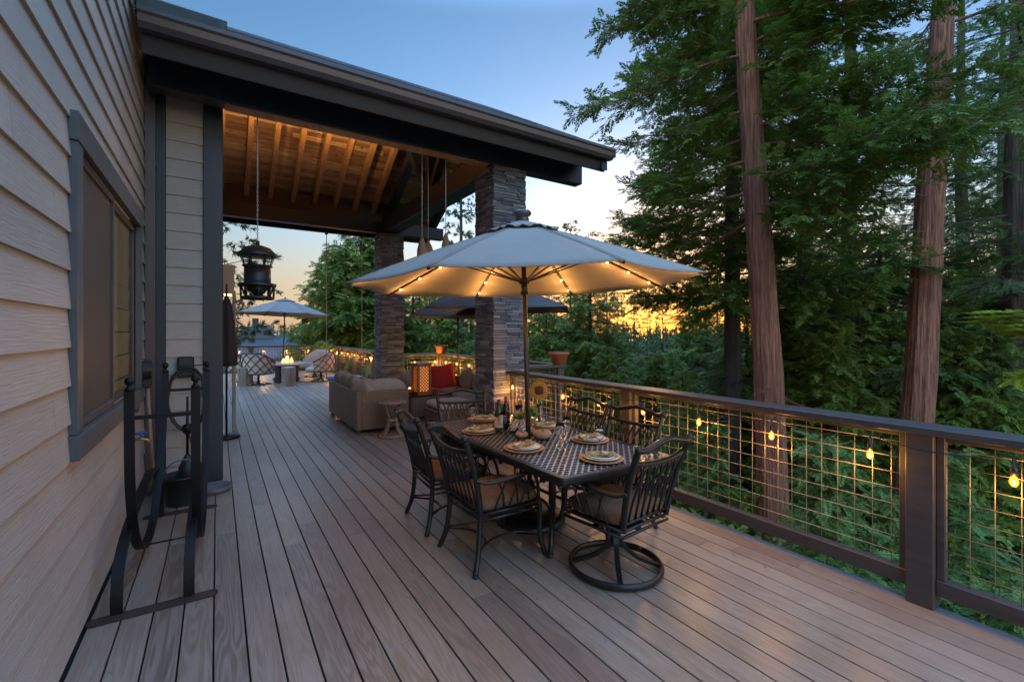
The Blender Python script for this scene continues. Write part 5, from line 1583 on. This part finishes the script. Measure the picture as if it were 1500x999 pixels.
again(T5, 1560, 17, 'dark fir cut by the right edge of the photo', 3.9, 1.0)
again(T6, 1470, 25, 'farther fir behind the thick brown trunk', .6, 1.2)
# pines
P1 = grow('pine_tree', 61, 13, .15, 4.0, lambda h, f: 2.0 * (1 - .75 * f), 34, 'pine', 'pine', 'darkbark', .42, 'slender open pine against the sunset glow', (0, 0), (0, 25), .1, .25, (2, 4, 6, 1.2), .8, seg=10, group='slender pines against the glow')
P2 = grow('pine_tree', 67, 15, .16, 6.0, lambda h, f: 1.8 * (1 - .7 * f), 30, 'pine', 'pine', 'darkbark', .42, 'taller slender pine against the sunset glow', (.01, 0), (-5, 20), .1, .25, (3, 6, 8, 1.2), .8, seg=10, group='slender pines against the glow')
rg = random.Random(88)
plant(P1, 862, 34); plant(P2, 835, 38)
pl = [(890, 36), (905, 44), (928, 40), (948, 50), (972, 42), (985, 55), (1010, 46), (1030, 52), (1050, 38), (812, 46), (790, 40), (845, 52), (880, 60), (920, 62), (1085, 48), (1130, 44), (640, 44), (615, 38), (690, 44), (665, 52)]
for i, (px, d) in enumerate(pl):
    s = P1 if i % 2 else P2
    o = copy_tree(s); plant(o, px, d, rg.uniform(-3.2, -.5), rg.uniform(0, 6), rg.uniform(.62, .92))
    o['label'] = 'slender backlit pine standing in the far row behind the umbrellas'
P1['label'] = P2['label'] = 'slender backlit pine standing in the far row behind the umbrellas'
o = copy_tree(P2); plant(o, 676, 27, 0, 1., 1.12); o['label'] = 'tall open pine rising between the two stone columns'
o = copy_tree(P1); plant(o, 318, 17, 0, 3., .95); o['label'] = 'pine branches showing beside the dark wall post'
# bushy conifers
B1 = grow('bushy_conifer', 71, 9.6, .2, .5, lambda h, f: 3.0 * (1 - .85 * f ** 1.2), 86, 'cedar', 'broad', 'darkbark', .40, 'broad bushy green conifer left of the farther stone column', (0, 0), (5, 35), .1, .03, None, 1.7, seg=12, group='bushy conifers beyond the deck')
plant(B1, 530, 21.5)
B2 = grow('bushy_conifer', 73, 7.5, .15, .3, lambda h, f: 2.7 * (1 - .8 * f ** 1.3), 70, 'cedar', 'broad', 'darkbark', .32, 'green conifer between the stone columns under the small wicker pods', (0, 0), (0, 25), .1, .04, None, 1.4, seg=12, group='bushy conifers beyond the deck')
plant(B2, 605, 24)
for px, d, s, lb in ((499, 22.5, .92, 'bushy conifer overlapping the left side of the broad bushy one'), (552, 22.5, .98, 'bushy conifer rising just left of the farther stone column'), (486, 25, .95, 'lower green conifer at the left foot of the broad bushy one'), (570, 27, 1.1, 'green conifer just behind the farther stone column')):
    again(B1 if px < 560 else B2, px, d, lb, px * .1, s)
mids = [(655, 21, .70), (690, 30, .9), (720, 26, .85), (790, 24, .82), (800, 18, .70), (864, 19.5, .92), (890, 16, .5), (905, 27, .62), (935, 23, .5), (960, 18, .46), (985, 27, .55), (1000, 14, .45), (1035, 21, .6), (1060, 17, .55), (1095, 15, .62), (1165, 14, .60), (1195, 18, .8), (1260, 13, .66), (1290, 16, .8), (1370, 14, .7), (1400, 11.5, .5), (1430, 15, .74), (1450, 11, .52), (1530, 13, .7), (1225, 11, .45), (630, 30, .95), (850, 30, .95), (1020, 30, .9)]
for i, (px, d, s) in enumerate(mids):
    o = copy_tree(B2 if i % 3 else B1); plant(o, px, d, -.2, i * 1.7, s * ((1.18 if i % 3 == 0 else 1.38) if px > 1070 else (.95 if i % 3 == 0 else 1.12)))
    side = 'under the sunset' if px < 1060 else 'under the tall firs'
    o['label'] = 'mid height green conifer in the thicket ' + side; o['group'] = 'thicket conifers ' + side
# young firs close to the railing
Y1 = grow('young_fir', 91, 3.1, .04, .12, lambda h, f: 1.15 * (1 - .93 * f), 64, 'fir', 'young', 'bark', .24, 'blue green young fir just behind the wire mesh of the front railing', (0, 0), (5, 28), .06, .04, None, 1.3, seg=8, group='young firs by the front railing')
plant(Y1, 1214, 6.6, 0)
for px, d, s, lb in ((1465, 4.6, .62, 'young fir low behind the mesh at the right edge'), (1300, 7.6, .68, 'young fir low beside the leaning red trunk'), (1040, 9.5, .9, 'young fir behind the mesh left of the red cedar trunk'), (985, 11, .9, 'young fir low behind the near swivel chair'), (1390, 8.0, .85, 'young fir behind the front railing post')):
    again(Y1, px, d, lb, px, s)
# bright lime bough reaching in at the right
t = thing('fir_bough', 'bright lime fir bough reaching in at the right edge above the rail', 'bough', tuple(at(1560, 5.2, 1.78)))
mb = MB(); sp = []; rg = random.Random(9)
tipw = at(1432, 5.0, 1.86) - Vector(t.location)
for j in range(8):
    e = tipw * (1 - .09 * j) + Vector((rg.uniform(-.15, .15), rg.uniform(-.15, .15), -.04 * j - (.40 if j == 7 else 0)))
    s0 = Vector((0, 0, -.06 * j)); mb.tube([s0, s0.lerp(e, .5) + Vector((0, 0, .06)), e], [.012, .008, .003], 5)
    for k in range(26):
        w = .15 + .85 * k / 25; p = s0.lerp(e, w) + Vector((0, 0, .24 * w * (1 - w)))
        d = rotv((e - s0).normalized(), (1 if k % 2 else -1) * rg.uniform(.3, .9)); sp.append((tuple(p), tuple(d), (rg.uniform(-.3, .3), rg.uniform(-.3, .3), 1), .23 * rg.uniform(.7, 1.2)))
mb.build('twig', 'bark', t)
o = bpy.data.objects.new('needles', leaf_mesh('needles', sp, 'fir', 'lime')); COL.objects.link(o); o.parent = t
# ground cover and low brush
rg = random.Random(77); brush = []; ferns = []
for c in range(520):
    near = c < 260
    if near: x, y = rg.uniform(4.2, 13), rg.uniform(-4, 12)
    else: x, y = rg.uniform(5, 34), rg.uniform(-6, 34)
    if math.sin(x * 1.1 + 2 * math.sin(y * .7)) + math.cos(y * 1.3) < -.55: continue      # bare earth shows between the clumps
    r = rg.uniform(.25, 1.0) * (1 if near else 1.8); hh = rg.uniform(.25, 1.15) * (1 if near else 1.9); z = gz(x, y)
    fern = rg.random() < .4; size = rg.uniform(.14, .30) * (1 if near else 2.)
    for i in range(int((70 if near else 46) * (.6 + r))):
        a = rg.uniform(0, 6.28); q = math.sqrt(rg.random()); e = rg.uniform(-.1, 1.2)
        p = (x + r * q * math.cos(a), y + r * q * math.sin(a), z + hh * rg.random() * (1 - .5 * q) * (.5 if fern else 1))
        (ferns if fern else brush).append((p, (math.cos(a) * math.cos(e), math.sin(a) * math.cos(e), math.sin(e)), (rg.uniform(-.6, .6), rg.uniform(-.6, .6), 1), size * rg.uniform(.7, 1.4) * (1.5 if fern else 1)))
o = bpy.data.objects.new('undergrowth', leaf_mesh('undergrowth', brush, 'broad', 'broad')); COL.objects.link(o)
tag(o, 'low leafy brush covering the forest floor below the deck', 'undergrowth', kind='stuff')
o = bpy.data.objects.new('ferns', leaf_mesh('ferns', ferns, 'fir', 'young')); COL.objects.link(o)
tag(o, 'ferny ground plants between the brush below the deck', 'ferns', kind='stuff')
# far wood on the horizon
rg = random.Random(101); mb = MB()
def cone_tree(x, y, z, h, r):
    n = 7; k0 = 5; vs = []
    for j in range(n):
        f = j / n; zz = z + h * (.15 + .85 * f); rr = r * (1 - f) * rg.uniform(.75, 1.1)
        for k in range(k0):
            a = rg.uniform(0, 6.28)
            p = (x + rr * math.cos(a), y + rr * math.sin(a), zz - .12 * h * (1 - f))
            q = (x + rr * .8 * math.cos(a + .8), y + rr * .8 * math.sin(a + .8), zz - .08 * h * (1 - f))
            mb.add([(x, y, zz + h * .10), p, q], [(0, 1, 2)])
for i in range(1500):
    a = math.radians(rg.uniform(-12, 112)); d = rg.uniform(80, 200) if i < 1100 else rg.uniform(60, 95)
    if i >= 1100 and a < math.radians(22): continue
    x, y = d * math.sin(a), d * math.cos(a)
    zb = gz(x, y); top = CAMH + rg.uniform(-.8, 1.9) * d / 90 + rg.uniform(-.4, .5)
    h = max(3, top - zb); cone_tree(x, y, zb, h * rg.uniform(.9, 1.1), h * rg.uniform(.2, .34))
o = mb.build('far_woods', 'pine'); tag(o, 'distant band of conifers along the horizon', 'woods', kind='stuff')

# neighbouring house beyond the far rail
t = thing('neighbour_house', 'low neighbouring house with slate blue hipped roof beyond the far rail', 'house', (2, 46, -5))
MB().bbox(-12, 9, -4, 8, 0, 3.6, .02).build('wall', 'far_wall', t)
mb = MB(); vs = [(-12.8, -4.8, 3.4), (9.8, -4.8, 3.4), (9.8, 8.8, 3.4), (-12.8, 8.8, 3.4), (-6.5, 2, 6.35), (4.6, 2, 6.35)]
mb.add(vs, [(0, 1, 5, 4), (1, 2, 5), (2, 3, 4, 5), (3, 0, 4), (3, 2, 1, 0)]); rf = mb.build('roof', 'far_roof', t)
MB().bbox(-.2, 2.4, 1.2, 2.8, 6.0, 7.15, .05).build('chimney', 'far_wall', rf); MB().bbox(.7, 1.2, 1.7, 2.2, 7.15, 7.9, .03).build('chimney_pot', 'fascia', rf)
for x in (-6, -2.5, 1, 4.5):
    f = MB().bbox(x, x + 1.2, -4.06, -3.98, 1.2, 2.6, .01).build('window', 'white', t); MB().box(x + .1, x + 1.1, -4.075, -4.062, 1.3, 2.5).build('pane', 'firebase', f)
t = thing('board_fence', 'grey upright board fence beyond the far railing', 'fence', (2, 25.5, -3.2))
mb = MB()
for i in range(62):
    x = -8 + i * .21; mb.bbox(x, x + .20, -.012, .012, 0, 3.55 + .03 * (i % 3), .003)
mb.build('boards', 'far_wall', t)
MB().bbox(-8, 5, .02, .09, 3.2, 3.3, .005).build('fence_rail', 'far_wall', t)

# ------------------------------------------------------------------ sky, sun, camera
world = bpy.data.worlds.new('World'); sc.world = world; world.use_nodes = True
nt = world.node_tree; bg = nt.nodes['Background']
SUN_AZ = math.degrees(math.atan2(.8116, .6666))   # clockwise from +Y
SUN_EL = 1.8
sky = nt.nodes.new('ShaderNodeTexSky'); sky.sky_type = 'NISHITA'; sky.sun_disc = False
sky.sun_elevation = math.radians(SUN_EL); sky.sun_rotation = math.radians(SUN_AZ)
sky.altitude = 900; sky.air_density = 1.0; sky.dust_density = 1.2; sky.ozone_density = 2.2
# soften the glare round the set sun and boost the unseen sky overhead and behind the camera as fill light
hs = nt.nodes.new('ShaderNodeHueSaturation'); hs.inputs['Saturation'].default_value = 1.05
gm = nt.nodes.new('ShaderNodeGamma'); gm.inputs['Gamma'].default_value = 1.12
nt.links.new(sky.outputs[0], gm.inputs['Color']); nt.links.new(gm.outputs[0], hs.inputs['Color'])
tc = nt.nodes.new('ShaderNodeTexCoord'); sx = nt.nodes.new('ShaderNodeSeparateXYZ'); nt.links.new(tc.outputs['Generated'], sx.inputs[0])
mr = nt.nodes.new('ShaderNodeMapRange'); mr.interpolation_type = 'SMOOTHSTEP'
for k_, v_ in (('From Min', .56), ('From Max', .86), ('To Min', 1.), ('To Max', ZENITH_BOOST)): mr.inputs[k_].default_value = v_
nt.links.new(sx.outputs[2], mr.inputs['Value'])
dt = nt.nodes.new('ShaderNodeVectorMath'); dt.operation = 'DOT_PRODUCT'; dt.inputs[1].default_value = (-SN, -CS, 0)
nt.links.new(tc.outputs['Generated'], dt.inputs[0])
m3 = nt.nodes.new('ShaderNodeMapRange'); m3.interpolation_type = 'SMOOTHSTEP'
for k_, v_ in (('From Min', -.05), ('From Max', .55), ('To Min', 1.), ('To Max', BACKSKY_BOOST)): m3.inputs[k_].default_value = v_  # brightness added behind the camera, lights the surfaces facing it
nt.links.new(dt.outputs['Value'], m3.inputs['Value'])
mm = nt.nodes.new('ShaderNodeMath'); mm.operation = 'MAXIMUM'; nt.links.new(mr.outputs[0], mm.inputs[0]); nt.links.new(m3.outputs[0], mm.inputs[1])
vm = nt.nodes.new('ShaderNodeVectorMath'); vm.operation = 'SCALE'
# dusty peach band low on the horizon
bw = nt.nodes.new('ShaderNodeRGBToBW'); nt.links.new(hs.outputs[0], bw.inputs[0])
pe = nt.nodes.new('ShaderNodeVectorMath'); pe.operation = 'SCALE'; lv = nt.nodes.new('ShaderNodeMath'); lv.operation = 'MULTIPLY_ADD'; lv.inputs[1].default_value = .85; lv.inputs[2].default_value = 1.
dv = nt.nodes.new('ShaderNodeMath'); dv.operation = 'DIVIDE'
nt.links.new(bw.outputs[0], lv.inputs[0]); nt.links.new(bw.outputs[0], dv.inputs[0]); nt.links.new(lv.outputs[0], dv.inputs[1])
ds = nt.nodes.new('ShaderNodeVectorMath'); ds.operation = 'DOT_PRODUCT'
ds.inputs[1].default_value = (math.sin(math.radians(SUN_AZ)), math.cos(math.radians(SUN_AZ)), .02)
nt.links.new(tc.outputs['Generated'], ds.inputs[0])
m4 = nt.nodes.new('ShaderNodeMapRange'); m4.interpolation_type = 'SMOOTHSTEP'
for k_, v_ in (('From Min', .93), ('From Max', .998), ('To Min', 0.), ('To Max', 1.)): m4.inputs[k_].default_value = v_
nt.links.new(ds.outputs['Value'], m4.inputs['Value'])
tint = nt.nodes.new('ShaderNodeMix'); tint.data_type = 'RGBA'; tint.inputs[6].default_value = (1.36, .95, .66, 1); tint.inputs[7].default_value = (1.7, .74, .29, 1)
nt.links.new(m4.outputs[0], tint.inputs[0]); nt.links.new(tint.outputs[2], pe.inputs[0])
nt.links.new(dv.outputs[0], pe.inputs['Scale'])
m2 = nt.nodes.new('ShaderNodeMapRange'); m2.interpolation_type = 'SMOOTHSTEP'
for k_, v_ in (('From Min', .02), ('From Max', .34), ('To Min', .92), ('To Max', 0.)): m2.inputs[k_].default_value = v_
nt.links.new(sx.outputs[2], m2.inputs['Value'])
mxs = nt.nodes.new('ShaderNodeMix'); mxs.data_type = 'RGBA'
nt.links.new(m2.outputs[0], mxs.inputs[0]); nt.links.new(hs.outputs[0], mxs.inputs[6]); nt.links.new(pe.outputs[0], mxs.inputs[7])
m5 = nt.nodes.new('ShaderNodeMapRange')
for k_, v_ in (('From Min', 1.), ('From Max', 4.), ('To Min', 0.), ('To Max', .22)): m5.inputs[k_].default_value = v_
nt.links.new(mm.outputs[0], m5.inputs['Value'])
nu = nt.nodes.new('ShaderNodeVectorMath'); nu.operation = 'SCALE'; nu.inputs[0].default_value = (1.04, 1., .93); nt.links.new(bw.outputs[0], nu.inputs['Scale'])
mx5 = nt.nodes.new('ShaderNodeMix'); mx5.data_type = 'RGBA'
nt.links.new(m5.outputs[0], mx5.inputs[0]); nt.links.new(mxs.outputs[2], mx5.inputs[6]); nt.links.new(nu.outputs[0], mx5.inputs[7])
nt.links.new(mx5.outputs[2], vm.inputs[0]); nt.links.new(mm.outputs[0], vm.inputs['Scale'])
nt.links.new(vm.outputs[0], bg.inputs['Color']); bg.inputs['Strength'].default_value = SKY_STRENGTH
sl = bpy.data.lights.new('sun', 'SUN'); sl.energy = SUN_STRENGTH; sl.angle = math.radians(1.5); sl.color = (1, .62, .32)
so = bpy.data.objects.new('sun', sl); COL.objects.link(so)
az, el = math.radians(SUN_AZ), math.radians(3.0)
dirv = Vector((math.sin(az) * math.cos(el), math.cos(az) * math.cos(el), math.sin(el)))
so.rotation_euler = dirv.to_track_quat('Z', 'Y').to_euler(); so.location = dirv * 40

cd = bpy.data.cameras.new('camera'); co = bpy.data.objects.new('camera', cd); COL.objects.link(co)
cd.sensor_width = 36; cd.lens = 36 * F / 1500; cd.shift_y = -(499.5 - HY) / 1500 
cd.clip_start = .05; cd.clip_end = 3000
co.location = (0, 0, CAMH); co.rotation_euler = (PI / 2, 0, -YAW)
sc.camera = co
vs_ = sc.view_settings; sc.display_settings.display_device = 'sRGB'
vs_.view_transform = 'Standard'; vs_.look = 'None'; vs_.gamma = 1; vs_.exposure = EXPOSURE
sc.render.engine = 'CYCLES'
c = sc.cycles; c.use_denoising = True
try: c.denoiser = 'OPENIMAGEDENOISE'
except Exception: pass
c.max_bounces = 8; c.diffuse_bounces = 3; c.glossy_bounces = 3; c.transmission_bounces = 6; c.transparent_max_bounces = 8
c.sample_clamp_indirect = 4.; c.use_adaptive_sampling = True; c.adaptive_threshold = .01
c.caustics_reflective = False; c.caustics_refractive = False
